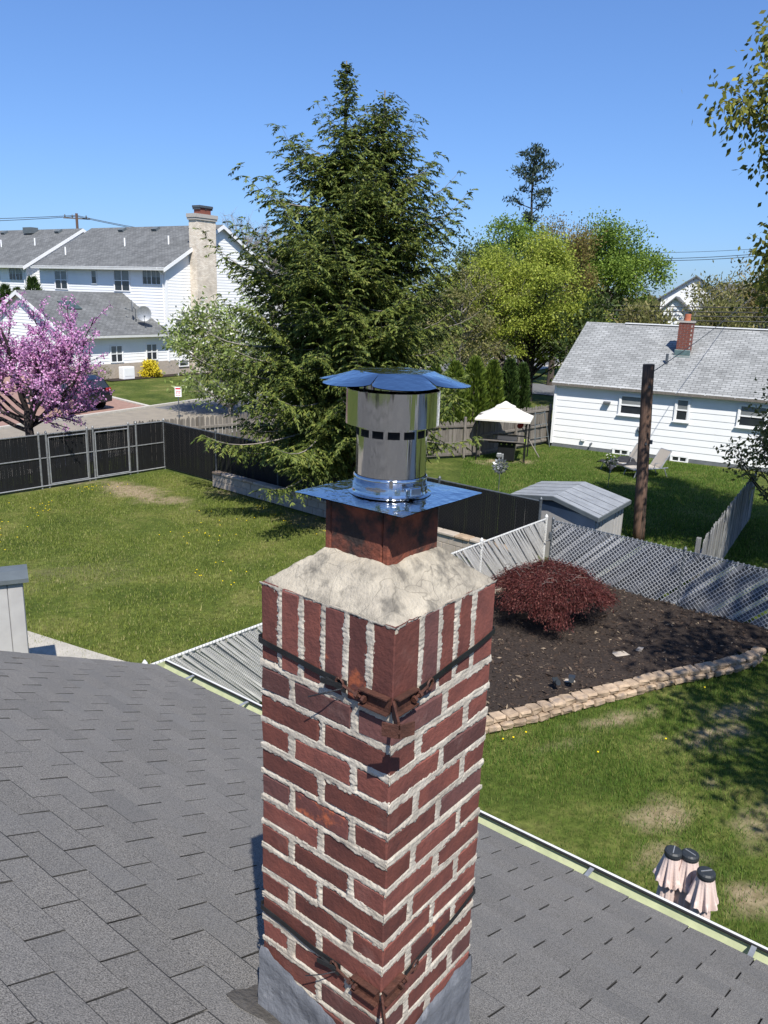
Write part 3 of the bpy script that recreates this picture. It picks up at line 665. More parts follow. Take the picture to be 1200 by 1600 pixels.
for k in range(14):
    aa = a0+.05+2*math.pi*k/14; m_ = MB()
    q = [pol(aa+t, .0829, z) for t, z in ((-.165, .139), (0, .139), (.165, .139), (.165, .156), (0, .156), (-.165, .156))]
    m_.add(q, [(0, 1, 4, 5), (1, 2, 3, 4)]); o = m_.build('vent_slot', M['soot'], cp)
    m_ = MB()
    for dz in (.143, .1475, .152): m_.add([pol(aa+t, .0834+e, dz+z) for t in (-.15, .15) for e, z in ((0, .0), (.0015, .0012))], [(0, 2, 3, 1)])
    m_.build('louver', S, o)
m_ = MB(); m_.lathe([(.1065, .166), (.1078, .165), (.1078, .243), (.1065, .244), (.1055, .243), (.1055, .166)], n=96, close=True); m_.build('shroud', S, cp, True)
m_ = MB()
for k in range(4):
    aa = a0+.6+k*math.pi/2; m_.box(pol(aa, .094, .19), (.024, .014, .002), Matrix.Rotation(aa, 3, 'Z')); m_.box(pol(aa, .086, .262), (.003, .014, .045), Matrix.Rotation(aa, 3, 'Z'))
m_.build('shroud_leg', S, cp)
m_ = MB(); m_.lathe([(.0, .2755), (.080, .2755), (.080, .269), (.0, .269)], n=48); m_.build('lid_plate', M['soot'], cp)
PR, OR, DZ = .094, .178, -.025
LZ = .2845; rot0 = a0+.17
lid = MB(); lid.add([pol(rot0-math.pi/6+k*math.pi/3, PR, LZ) for k in range(6)], [(0, 1, 2, 3, 4, 5)]); lid.add([pol(rot0-math.pi/6+k*math.pi/3, PR, LZ-.0015) for k in range(6)], [(5, 4, 3, 2, 1, 0)])
lidob = lid.build('lid', S, cp)
for k in range(6):
    am = rot0+k*math.pi/3; V = []; F = []; ns, nq = 8, 16
    for i in range(ns+1):
        for j in range(nq+1):
            t = -1+2*j/nq; e0 = pol(am-math.pi/6, PR, LZ).lerp(pol(am+math.pi/6, PR, LZ), j/nq)
            ang = am+t*math.pi/6*.975; ro = .134+(OR-.134)*math.sqrt(max(0, 1-t*t*.98)); e1 = pol(ang, ro, LZ+DZ*(ro/OR))
            s = i/ns; p = e0.lerp(e1, s); V.append(p)
    for i in range(ns):
        for j in range(nq): a = i*(nq+1)+j; F.append((a, a+nq+1, a+nq+2, a+1))
    m_ = MB(); m_.add(V, F); m_.add([Vector(q)-Vector((0, 0, .0014)) for q in V], [f[::-1] for f in F]); m_.build('petal', S, cp, True)
#PART3
# ================================================================ windows, siding, houses
def window(par, o, u, n, w, h, sash='single', sill=True, frame='trim', blind=True):
    """o lower-left corner on the wall, u along the wall, n out of the wall"""
    o, u, n = Vector(o), Vector(u), Vector(n); z = Vector((0, 0, 1)); rot = Matrix((u, n, z)).transposed()
    c = lambda a, b, d: o+u*a+z*b+n*d
    f = MB(); t = .07
    f.box(c(-t/2, h/2, .02), (t, .05, h+2*t), rot); f.box(c(w+t/2, h/2, .02), (t, .05, h+2*t), rot); f.box(c(w/2, h+t/2, .021), (w, .048, t), rot); f.box(c(w/2, -t/2, .021), (w, .048, t), rot)
    fr = f.build('window', M[frame], par)
    p = MB(); p.box(c(w/2, h/2, .004), (w, .006, h), rot); p.build('pane', M['glass'], fr)
    if blind:
        p = MB(); p.box(c(w/2, h*.74, .009), (w*.94, .003, h*.46), rot); p.build('blind', M['blind'], fr)
    s = MB()
    if sash in ('single', 'quad'): s.box(c(w/2, h/2, .022), (w, .03, .05), rot)
    if sash in ('double', 'quad', 'triple'): s.box(c(w/2, h/2, .0225), (.06, .031, h), rot)
    if sash == 'triple': s.box(c(w*.25, h/2, .018), (.03, .02, h), rot); s.box(c(w*.76, h/2, .018), (.03, .02, h), rot)
    for a in (.012, w-.012): s.box(c(a, h/2, .016), (.035, .025, h), rot)
    s.build('sash', M[frame], fr)
    if sill: b = MB(); b.box(c(w/2, -t-.02, .045), (w+2*t+.08, .09, .04), rot); b.build('sill', M[frame], fr)
    return fr
def lap(par, o, u, n, L, H, pitch, m, name='siding', poly=None):
    """clapboards as real laps: each board leans out at its foot. poly(z)->(a0,a1) trims the ends"""
    o, u, n = Vector(o), Vector(u), Vector(n); mb = MB(); k = 0
    while k*pitch < H-1e-3:
        z0, z1 = k*pitch, min(H, (k+1)*pitch); a0, a1 = poly((z0+z1)/2) if poly else (0, L)
        b0, b1 = poly(z1) if poly else (0, L)
        A = lambda a, z, d: o+u*a+Vector((0, 0, z))+n*d
        c0, c1 = poly(z0) if poly else (0, L)
        mb.add([A(c0, z0, .022), A(c1, z0, .022), A(b1, z1, .004), A(b0, z1, .004), A(c0, z0, 0), A(c1, z0, 0)], [(0, 1, 2, 3), (4, 5, 1, 0)]); k += 1
    return mb.build(name, m, par)
# ---- ranch house on the right
rn = thing('ranch_house', 'low white clapboard house with grey shingle roof behind the utility pole', 'house', (6.92, 33.32, 0), -math.atan2(.489, .872))
RL, RD, RE, RR = 15.0, 8.2, 2.72, 4.98
mb = MB(); mb.bbox(.02, RL-.02, .02, RD, -.3, .22); mb.build('foundation', M['found'], rn)
mb = MB(); mb.bbox(.03, RL-.03, .03, RD-.03, .18, RE-.01)
mb.extr([(.05, .03, RE-.012), (.05, RD-.03, RE-.012), (.05, RD/2, RR-.1)], (RL-.1, 0, 0)); mb.build('wall', M['siding'], rn)
nb = 10; bh = (RE-.14)/nb
V0 = MB()
for k in range(nb):
    z0 = .14+k*bh; mb = MB(); A = lambda x, z, d: (x, .03-d, z)
    segs = [0, RL*.22+.13*(k % 3), RL*.47-.21*(k % 2), RL]
    mb.add([A(0, z0, .020), A(RL, z0, .020), A(RL, z0+bh+.01, .006), A(0, z0+bh+.01, .006), A(0, z0, 0), A(RL, z0, 0)], [(0, 1, 2, 3), (4, 5, 1, 0)]); mb.build('siding_board', M['siding'], rn)
mb = MB(); mb.bbox(-.03, .07, -.02, .09, .12, RE-.02); mb.build('corner_board', M['trim'], rn)
ov = .20; sl = (RR-RE)/(RD/2)
def roofslab(par, pts_low, pts_high, th, m, name):
    a, b = [Vector(p) for p in pts_low]; c, d = [Vector(p) for p in pts_high]
    mb = MB(); dn = Vector((0, 0, -th)); mb.add([a, b, d, c, a+dn, b+dn, d+dn, c+dn], [(0, 1, 2, 3), (4, 7, 6, 5), (0, 4, 5, 1), (1, 5, 6, 2), (2, 6, 7, 3), (3, 7, 4, 0)]); return mb.build(name, m, par)
roofslab(rn, [(-.12, -ov, RE-ov*sl+.05), (RL+.2, -ov, RE-ov*sl+.05)], [(-.12, RD/2, RR+.05), (RL+.2, RD/2, RR+.05)], .07, M['shingle_ranch'], 'roof')
roofslab(rn, [(-.12, RD+ov, RE-ov*sl+.05), (RL+.2, RD+ov, RE-ov*sl+.05)], [(-.12, RD/2+.001, RR+.05), (RL+.2, RD/2+.001, RR+.05)], .07, M['shingle_ranch'], 'roof')
mb = MB(); mb.bbox(-.1, RL+.18, -ov-.025, -ov-.002, RE-ov*sl-.06, RE-ov*sl+.035); mb.build('fascia', M['wood_grey'], rn)
mb = MB(); mb.bbox(1.6, RL+.2, RD/2-.11, RD/2+.11, RR+.045, RR+.085); mb.build('ridge_cap', M['trim'], rn)
mb = MB(); mb.bbox(-.1, RL, -ov, .03, RE-.06, RE-.04); mb.build('soffit', M['trim'], rn)
for k in range(14):
    mb = MB(); mb.box((.6+k*1.05, -ov-.03, RE-ov*sl+.03), (.04, .01, .02)); mb.build('gutter_clip', M['trim'], rn)
U, Nn = (1, 0, 0), (0, -1, 0)
window(rn, (2.72, 0, 1.66), U, Nn, .84, .66); window(rn, (4.86, 0, 1.62), U, Nn, .42, .74); window(rn, (7.12, 0, 1.64), U, Nn, .9, .70)
for x in (2.66, 4.92):
    window(rn, (x, .012, .015), U, Nn, .55, .15, 'double', False, blind=False)
mb = MB(); mb.box((2.18, -.07, 2.01), (.27, .16, .08), Matrix.Rotation(.2, 3, 'X')); mb.build('vent_hood', M['found'], rn)
mb = MB(); mb.box((3.6, -.04, 1.08), (.2, .1, .22)); mb.tube([(3.6, -.1, 1.10), (3.6, -.13, 1.10)], .07, 12); mb.build('electric_meter', M['galv'], rn)
mb = MB(); mb.box((1.36, -.05, .42), (.15, .09, .12)); mb.build('outlet_box', M['trim'], rn)
mb = MB(); mb.tube([(1.72, .0, .30), (1.70, -.14, .28), (1.70, -.16, .12)], .035, 8); mb.build('drain_pipe', M['galv_dark'], rn)
# ranch chimney: bricks one by one (each a few pixels tall, so joined in one part)
cx, cy = 4.45, 2.35; bz = RE+cy*sl
mb = MB(); mb.bbox(cx-.26, cx+.26, cy-.2, cy+.2, bz-.3, bz+1.25); mb.build('chimney_core', M['mortar_pale'], rn)
mb = MB(); k = 0
while bz-.15+k*.085 < bz+1.2:
    z = bz-.15+k*.085; o = .12 if k % 2 else 0
    for i in range(-1, 3):
        x0 = max(cx-.27, cx-.27+i*.25+o); x1 = min(cx+.27, x0+.235 if i*.25+o >= 0 else cx-.27+i*.25+o+.235)
        if x1-x0 > .05: mb.bbox(x0, x1, cy-.212, cy-.19, z, z+.068); mb.bbox(x0, x1, cy+.19, cy+.212, z, z+.068)
    for i in range(-1, 2):
        y0 = max(cy-.20, cy-.20+i*.25+.12-o); y1 = min(cy+.2, cy-.2+i*.25+.12-o+.235)
        if y1-y0 > .05: mb.bbox(cx-.272, cx-.25, y0, y1, z, z+.068); mb.bbox(cx+.25, cx+.272, y0, y1, z, z+.068)
    k += 1
o = mb.build('chimney_brick', M['red_brick'], rn); tag(o, kind='stuff')
mb = MB(); mb.bbox(cx-.30, cx+.30, cy-.24, cy+.24, bz+1.2, bz+1.27); mb.build('chimney_crown', M['mortar_pale'], rn)
mb = MB(); mb.lathe([(.13, 0), (.12, .28), (.09, .28), (.10, 0)], (cx, cy, bz+1.26), 16); mb.build('chimney_pot', M['terra'], rn)
mb = MB(); mb.box((cx, cy-.24, bz-.03), (.60, .06, .32), Matrix.Rotation(.3, 3, 'X')); mb.bbox(cx-.31, cx+.31, cy-.36, cy-.28, bz-.24, bz-.12); mb.build('chimney_flashing', M['copper_green'], rn)
mb = MB(); mb.tube([(cx-.45, cy-.85, bz-.6), (cx-.45, cy-.85, bz-.02)], .055, 10); mb.build('vent_pipe', M['galv_dark'], rn)
# ---- left two-storey houses
def big_house(label, K, wing):
    t = thing('two_storey_house', label, 'house', K, R_(-34), 'pale two storey houses across the street')
    L, D, E, RZ = 14.6, 10.4, 7.32, 10.3
    mb = MB(); mb.bbox(-L+.03, -.03, .03, D-.03, -.3, E); mb.extr([(-L+.05, .03, E), (-L+.05, D-.03, E), (-L+.05, D/2, RZ-.1)], (L-.1, 0, 0)); mb.build('wall', M['siding'], t)
    lap(t, (-L, .03, .95), (1, 0, 0), (0, -1, 0), L, E-.95, .2, M['siding'])
    lap(t, (-.03, 0, .95), (0, 1, 0), (1, 0, 0), D, RZ-1.05, .2, M['siding'], poly=lambda z: (0, D) if z+.95 < E else (min((z+.95-E)/(RZ-E)*D/2, D/2), max(D-(z+.95-E)/(RZ-E)*D/2, D/2)))
    mb = MB(); mb.bbox(-L, .0, -.02, D, -.3, .97); mb.build('foundation', M['found_tan'], t)
    o = .45; s = (RZ-E)/(D/2); 
    for sg in (0, 1):
        y0 = -o if sg == 0 else D+o; y1 = D/2+(.001 if sg else 0)
        roofslab(t, [(-L-.25, y0, E-o*s+.08), (.3, y0, E-o*s+.08)], [(-L-.25, y1, RZ+.08), (.3, y1, RZ+.08)], .1, M['shingle_far'], 'roof')
        e = MB(); x = .305; e.add([(x, y0, E-o*s+.06), (x+.03, y0, E-o*s+.06), (x+.03, y1, RZ+.06), (x, y1, RZ+.06), (x, y0, E-o*s-.2), (x+.03, y0, E-o*s-.2), (x+.03, y1, RZ-.2), (x, y1, RZ-.2)], [(0, 1, 2, 3), (4, 7, 6, 5), (0, 4, 5, 1), (1, 5, 6, 2), (2, 6, 7, 3), (3, 7, 4, 0)]); e.build('rake_board', M['trim'], t)
    e = MB(); e.bbox(-L-.25, .3, -o-.1, -o-.002, E-o*s-.08, E-o*s+.06); e.build('gutter', M['white_alu'], t)
    e = MB(); e.bbox(-L-.2, .28, -o, .02, E-.16, E-.13); e.bbox(.0, .3, -o, D+o, E-o*s-.26, E-o*s-.23) if False else None; e.build('soffit', M['trim'], t)
    for x in (-.02,):
        e = MB(); e.bbox(-.12, .03, -.05, .08, .9, E-.1); e.build('corner_board', M['trim'], t)
    e = MB(); e.tube([(-.35, -o-.05, E-.2), (-.25, -.08, E-.6), (-.2, -.07, 3.4)], .045, 6); e.build('downspout', M['trim'], t)
    for x, w, z, h, sa in ((-12.6, 1.5, 5.55, 1.25, 'quad'), (-8.1, .55, 6.02, .85, 'none'), (-5.5, 1.65, 5.58, 1.35, 'quad'), (-2.4, 1.85, 6.08, .9, 'triple')):
        window(t, (x, .005, z), (1, 0, 0), (0, -1, 0), w, h, sa, False)
    for x, y in ((-12.8, 1.2), (-7.2, 2.4), (-2.6, 2.6)):
        e = MB(); z = E+y*s+.05; e.tube([(x, y, z), (x, y, z+.6)], .06, 8); e.build('vent_pipe', M['trim'], t)
    for x in (-10.2, -6.3, -2.2):
        e = MB(); y = D/2-.6; z = E+y*s+.12; e.box((x, y, z+.06), (.55, .45, .2), Matrix.Rotation(.5, 3, 'X')); e.build('roof_vent', M['shed_dark'], t)
    return t
lh = big_house('pale two storey house with cream brick chimney on its gable, nearer of two', (-15.39, 56.62, 0), True)
# cream chimney on the gable
def chimney_bricks(par, x0, x1, y0, y1, z0, z1):
    mb = MB(); mb.bbox(x0, x1, y0, y1, z0, z1); return mb.build('chimney', M['cream_course'], par)
c1 = chimney_bricks(lh, .03, .75, 2.15, 4.0, -.2, 10.75)
mb = MB(); mb.bbox(-.04, .82, 2.06, 4.09, 10.45, 10.6); mb.bbox(-.08, .86, 2.02, 4.13, 10.6, 10.85); mb.build('chimney_crown', M['mortar_pale'], c1)
mb = MB(); mb.bbox(.1, .7, 2.6, 3.6, 10.85, 11.25); mb.build('chimney_flue', M['red_brick'], c1)
mb = MB(); mb.bbox(.02, .78, 2.5, 3.75, 11.27, 11.42); 
for yy in (2.55, 3.1, 3.7): mb.bbox(.04, .76, yy-.02, yy+.02, 11.15, 11.27)
mb.build('chimney_cover', M['galv_dark'], c1)
window(lh, (.0, .62, 2.14), (0, 1, 0), (1, 0, 0), 1.0, 1.0, 'quad', False); window(lh, (.0, .7, 3.25), (0, 1, 0), (1, 0, 0), .6, .5, 'none', False); window(lh, (.03, .9, .55), (0, 1, 0), (1, 0, 0), .8, .36, 'none', False)
# garage wing in front: side wall flush with the gable, gable to the street
WL, WX, WE, WR_ = 7.9, -9.4, 2.95, 5.35
mb = MB(); mb.bbox(WX+.03, -.03, -WL+.03, 0, -.3, WE); mb.extr([(WX+.03, -WL+.04, WE), (-.03, -WL+.04, WE), (WX/2, -WL+.04, WR_-.12)], (0, WL-.1, 0)); mb.build('wing_wall', M['siding'], lh)
lap(lh, (-.03, -WL, .95), (0, 1, 0), (1, 0, 0), WL, WE-.95, .2, M['siding'], 'wing_siding')
lap(lh, (WX, -WL+.03, .0), (1, 0, 0), (0, -1, 0), -WX, WR_-.1, .2, M['siding'], 'wing_siding', poly=lambda z: (0, -WX) if z < WE else (min((z-WE)/(WR_-WE)*-WX/2, -WX/2-.01), max(-WX-(z-WE)/(WR_-WE)*-WX/2, -WX/2+.01)))
mb = MB(); mb.bbox(-.6, .0, -WL, 0, -.3, .97); mb.build('wing_foundation', M['found_tan'], lh)
ws = (WR_-WE)/(-WX/2)
mb = MB(); y0, y1 = -WL-.3, .02; e = .42
hp = 2.2   # hipped end against the main wall
mb.add([(e, y0, WE-e*ws+.08), (e, .3, WE-e*ws+.08), (WX/2, y1-hp, WR_+.08), (WX/2, y0, WR_+.08), (-1.2, .02, WE+1.2*ws*.85+.08)], [(0, 1, 4, 2, 3)])
mb.add([(WX/2, y1-hp, WR_+.08), (-1.2, .02, WE+1.2*ws*.85+.08), (WX/2, .02, WR_+.06)], [(0, 1, 2)])
mb.build('wing_roof', M['shingle_farx'], lh)
mb = MB(); mb.add([(WX-e, y0, WE-e*ws+.08), (WX/2, y0, WR_+.08), (WX/2, y1, WR_+.08), (WX-e, y1, WE-e*ws+.08)], [(0, 1, 2, 3)]); mb.build('wing_roof', M['shingle_farx'], lh)
for sg in (1, -1):
    xe = e if sg > 0 else WX-e; mb = MB(); mb.add([(xe, y0-.03, WE-e*ws+.06), (WX/2, y0-.03, WR_+.06), (WX/2, y0-.03, WR_-.2), (xe, y0-.03, WE-e*ws-.2), (xe, y0, WE-e*ws+.06), (WX/2, y0, WR_+.06), (WX/2, y0, WR_-.2), (xe, y0, WE-e*ws-.2)], [(0, 1, 2, 3), (4, 7, 6, 5), (0, 4, 5, 1), (2, 6, 7, 3), (0, 3, 7, 4)]); mb.build('wing_rake_board', M['trim'], lh)
mb = MB(); mb.bbox(e+.002, e+.1, y0, .3, WE-e*ws-.08, WE-e*ws+.06); mb.build('wing_gutter', M['white_alu'], lh)
mb = MB(); mb.bbox(0, e, y0, .3, WE-e*ws-.06, WE-e*ws-.03); mb.build('wing_soffit', M['trim'], lh)
window(lh, (.0, -4.8, 1.1), (0, 1, 0), (1, 0, 0), .88, .98, 'quad', False); window(lh, (.0, -1.92, 1.12), (0, 1, 0), (1, 0, 0), .86, .98, 'quad', False)
mb = MB(); mb.bbox(-3.9, -1.2, -WL-.02, -WL+.02, 0, 2.2); gd = mb.build('garage_door', M['trim'], lh)
mb = MB(); mb.bbox(-7.9, -5.2, -WL-.02, -WL+.02, 0, 2.2); mb.build('garage_door', M['trim'], lh)
mb = MB(); sx, sy = -2.9, -5.6; mb.box((sx, sy, WE-sx*ws+.14), (1.0, 1.2, .06), Matrix.Rotation(math.atan(ws), 3, 'Y')); mb.build('skylight', M['skylight'], lh)
lh2 = big_house('pale two storey house with grey roof, the farther one partly hidden by the first roof', (-15.39-.829*16.3, 56.62+.559*16.3, 0), False)
mb = MB(); mb.box((-6.2, 4.6, 10.25), (1.2, .7, .5)); mb.build('roof_box', M['shed_dark'], lh2)
# satellite dishes on the wing roof
def dish(loc, rz, label, sc):
    t = thing('satellite_dish', label, 'satellite dish', loc, rz, 'satellite dishes on the wing roof')
    mb = MB(); mb.tube([(0, 0, -.25), (0, 0, .5), (0, -.1, .62)], .03, 6); mb.build('mast', M['galv_dark'], t)
    m_ = MB(); n, r = 14, .42*sc
    V = []; F = []
    for i in range(5):
        for k in range(n):
            a = 2*math.pi*k/n; q = r*i/4; V.append(Vector((q*math.cos(a), -.14+.28*(q/r)**2*-.35, .68+q*math.sin(a)*1.05)))
    for i in range(4):
        for k in range(n): F.append((i*n+k, i*n+(k+1) % n, (i+1)*n+(k+1) % n, (i+1)*n+k))
    b = len(V); m_.add(V, F); m_.add([v+Vector((0, .02, 0)) for v in V], [f[::-1] for f in F]); m_.build('reflector', M['galv'], t, True)
    mb = MB(); mb.tube([(0, -.12, .35), (0, -.6, .5)], .018, 5); mb.box((0, -.62, .52), (.1, .12, .1)); mb.build('feed_arm', M['galv_dark'], t)
Wp = lambda x, y, z: Matrix.Translation((-15.39, 56.62, 0)) @ Matrix.Rotation(R_(-34), 4, 'Z') @ Vector((x, y, z))
dish(Wp(-.5, -1.6, WE+.5*ws+.25), R_(20), 'grey satellite dish facing the street at the wing roof corner', 1.15)
dish(Wp(-1.0, -1.9, WE+1.0*ws+.45), R_(-70), 'grey satellite dish turned edge on, just above its neighbour', .95)
# ---- far houses on the right
def gable_house(loc, rz, L, D, E, RZ, label, wallm='siding'):
    t = thing('gable_house', label, 'house', loc, rz, 'far pale houses beyond the ranch roof')
    mb = MB(); mb.bbox(-L, 0, 0, D, -.3, E); mb.extr([(-L, 0, E), (-L, D, E), (-L, D/2, RZ)], (L, 0, 0)); mb.build('wall', M[wallm], t)
    s = (RZ-E)/(D/2); o = .4
    for sg in (0, 1):
        y0 = -o if sg == 0 else D+o
        roofslab(t, [(-L-.3, y0, E-o*s+.1), (.35, y0, E-o*s+.1)], [(-L-.3, D/2, RZ+.1), (.35, D/2, RZ+.1)], .16, M['shingle_far'], 'roof')
    for y in (D*.3, D*.65): window(t, (.0, y-.4, E-1.6), (0, 1, 0), (1, 0, 0), .8, 1.1, 'single', False)
    for x in (-L*.75, -L*.35): window(t, (x, -.005, E-1.6), (1, 0, 0), (0, -1, 0), .9, 1.1, 'single', False)
    return t
gable_house((28.6, 88, 0), R_(-112), 9, 6.5, 6.6, 8.8, 'far white house with pale gable above the ranch roof, left of the bare tree')
gable_house((25.9, 82, 0), R_(-112), 6, 4.2, 4.6, 6.6, 'far low white house below the pale gable')
gable_house((45, 95, 0), R_(-60), 12, 8, 5.6, 8.6, 'far white house glimpsed behind the olive trees at the right edge')
gable_house((58, 92, 0), R_(-35), 12, 8, 4.2, 6.4, 'far white house low behind the wires at the right edge')
gable_house((-10.2, 78, 0), R_(-34), 11, 8, 6.2, 9.0, 'far white house glimpsed between the spruce and the gable')
# ================================================================ street side
mb = MB(); s_ = Vector((.47, .883, 0)); nn_ = Vector((.883, -.47, 0)); P0 = Vector((-12.4, 39.4, 0))
def strip(name, a0, a1, b0, b1, z, m, label=None):
    mb = MB(); P = lambda a, b: tuple((P0+s_*a+nn_*b)+Vector((0, 0, z))); n = 24
    V = []; F = []
    for i in range(n+1):
        a = a0+(a1-a0)*i/n; V += [P(a, b0), P(a, b1)]
    for i in range(n): F.append((2*i, 2*i+1, 2*i+3, 2*i+2))
    mb.add(V, F); o = mb.build(name, m); tag(o, label, kind='structure'); return o
strip('street', -60, 120, .15, 6.6, .016, M['asphalt'])
strip('street_apron', -60, 1.0, .15, 6.4, .020, M['asphalt_tan'])
strip('sidewalk', -60, 120, 6.7, 7.8, .03, M['concrete'])
mb = MB()
for i in range(60):
    a = -30+i*1.5; c = P0+s_*(a+.74); mb.box(c+Vector((0, 0, .05)), (1.485, .16, .14), Matrix.Rotation(math.atan2(s_.y, s_.x), 3, 'Z'))
tag(mb.build('kerb', M['kerb']), kind='structure')
strip('road', 0, 0, 0, 0, .0, M['asphalt']) if False else None
mb = MB(); w_ = Vector((.872, -.489, 0)); b_ = Vector((.489, .872, 0)); q0 = Vector((6.9, 53.5, .02)); mb.add([q0-w_*14, q0+w_*60, q0+w_*60+b_*6.5, q0-w_*14+b_*6.5], [(0, 1, 2, 3)]); tag(mb.build('back_road', M['asphalt']), kind='structure')
# driveway of pavers with pale edging
DV = [P0+s_*(-13)+nn_*-.12, P0+s_*(1.0)+nn_*-.12, Wp(-.9, -9.0, 0), Wp(-1.1, -WL, 0), Wp(-9.2, -WL, 0)]
mb = MB(); mb.add([(p.x, p.y, .022) for p in DV], [(0, 1, 2, 3, 4)]); tag(mb.build('driveway', M['paver']), kind='structure')
mb = MB(); a, b = DV[1], DV[2]; d_ = (b-a).normalized(); L_ = (b-a).length; k = int(L_/.6)
for i in range(k): mb.box(a+d_*(i+.5)*.6+Vector((0, 0, .04)), (.585, .22, .09), Matrix.Rotation(math.atan2(d_.y, d_.x), 3, 'Z'))
tag(mb.build('driveway_edging', M['kerb']), kind='structure')
mb = MB(); q = [Wp(.3, -5.8, .02), Wp(1.3, -5.8, .02), Wp(1.1, 0, .02), Wp(1.3, 3.6, .02), Wp(.0, 3.6, .02), Wp(0, -5.8, .02)]; mb.add(q, [tuple(range(6))]); tag(mb.build('flower_bed', M['mulch']), kind='structure')
mb = MB(); mb.bevbox((0, 0, .4), (.9, .5, .8), .03); mb.box((0, -.255, .45), (.7, .01, .5)); t = thing('utility_box', 'small pale cabinet against the foundation of the wing', 'utility box', Wp(.6, -4.1, 0), R_(56)); mb.build('cabinet', M['trim'], t)
# no-parking sign
t = thing('street_sign', 'small white and red parking sign on a thin pole by the street', 'sign', (-9.67, 36.93, 0), R_(6))
mb = MB(); mb.tube([(0, 0, 0), (0, 0, 1.5)], .028, 6); mb.build('sign_pole', M['galv_dark'], t)
mb = MB(); mb.bevbox((0, -.035, 1.27), (.30, .012, .46), .004); pl_ = mb.build('sign_plate', M['sign_white'], t)
mb = MB(); mb.box((0, -.043, 1.42), (.24, .003, .07))
for x in (-.08, -.02, .04, .09): mb.box((x, -.043, 1.30), (.035, .003, .055))
for x in (-.07, 0, .07): mb.box((x, -.043, 1.22), (.04, .003, .05))
mb.box((0, -.043, 1.12), (.16, .003, .02)); mb.add([(-.11, -.0435, 1.12), (-.07, -.0435, 1.09), (-.07, -.0435, 1.15)], [(0, 1, 2)]); mb.add([(.11, -.0435, 1.12), (.07, -.0435, 1.15), (.07, -.0435, 1.09)], [(0, 1, 2)])
mb.build('sign_print', M['sign_red'], pl_)
# ---- black car on the driveway
def car():
    t = thing('parked_car', 'black car parked on the paver driveway behind the redbud', 'car', (-15.9, 39.6, 0), R_(152))
    # side profile (x forward, z up) lofted with side curvature
    prof = [(-2.2, .42), (-2.24, .75), (-2.15, 1.02), (-1.85, 1.50), (-1.35, 1.63), (-.3, 1.66), (.35, 1.58), (1.05, 1.12), (1.6, 1.02), (2.1, .86), (2.22, .62), (2.18, .36), (1.6, .28), (-1.7, .28)]
    n = len(prof); V = []; F = []; ys = [-1, -.92, -.5, .5, .92, 1]
    for yi in ys:
        for x, z in prof:
            wz = .90 if z < 1.05 else .90-.22*(z-1.05)/.6
            sq = 1 if abs(yi) < .95 else .965; zz = z if abs(yi) < .95 else .30+(z-.30)*.965
            V.append((x*sq, yi*wz, zz))
    for i in range(len(ys)-1):
        for k in range(n): F.append((i*n+k, (i+1)*n+k, (i+1)*n+(k+1) % n, i*n+(k+1) % n))
    F.append(tuple(range(n))[::-1]); F.append(tuple((len(ys)-1)*n+k for k in range(n)))
    mb = MB(); mb.add(V, F); mb.build('body', M['black_paint'], t, False)
    for sg in (-1, 1):
        g = MB()
        for a, b in ((-1.75, -.85), (-.8, .05), (.1, .78)):
            y = lambda z: sg*(.905-.22*(z-1.05)/.6); tz = 1.50 if b < .5 else 1.44; tx = b if b < .5 else b-.42
            q = [(a+(.12 if a < -1.7 else 0), y(1.08), 1.08), (b, y(1.08), 1.08), (tx, y(tz), tz), (a+(.22 if a < -1.7 else 0), y(tz), tz)]; g.add(q, [(0, 1, 2, 3) if sg < 0 else (3, 2, 1, 0)])
        g.build('side_window', M['glass'], t)
        for x in (-1.35, 1.38):
            w = MB(); w.tube([(x, sg*.70, .34), (x, sg*.92, .34)], .34, 20); wo = w.build('wheel', M['tyre'], t)
            w = MB(); w.tube([(x, sg*.9, .34), (x, sg*.925, .34)], .21, 10); w.build('rim', M['chrome'], wo)
        h = MB(); h.bevbox((2.13, sg*.62, .80), (.14, .36, .14), .03); h.build('headlight', M['chrome'], t)
        h = MB(); h.bevbox((-2.17, sg*.66, .98), (.14, .30, .20), .03); h.build('tail_light', M['red_lens'], t)
        h = MB(); h.bevbox((.72, sg*1.0, 1.10), (.12, .2, .14), .03); h.build('mirror', M['black_paint'], t)
    g = MB(); g.add([(.98, -.74, 1.17), (.98, .74, 1.17), (.42, .62, 1.545), (.42, -.62, 1.545)], [(0, 1, 2, 3)]); g.v = [(a+.02, b, c+.015) for a, b, c in g.v]; g.build('windscreen', M['glass'], t)
    g = MB(); g.add([(-2.17, -.70, 1.08), (-2.17, .70, 1.08), (-1.88, .62, 1.47), (-1.88, -.62, 1.47)], [(3, 2, 1, 0)]); g.build('rear_window', M['glass'], t)
    g = MB(); g.box((2.2, 0, .52), (.08, 1.5, .18)); g.box((-2.21, 0, .52), (.08, 1.5, .18)); g.build('bumper', M['rubber_and_shade'], t)
car()
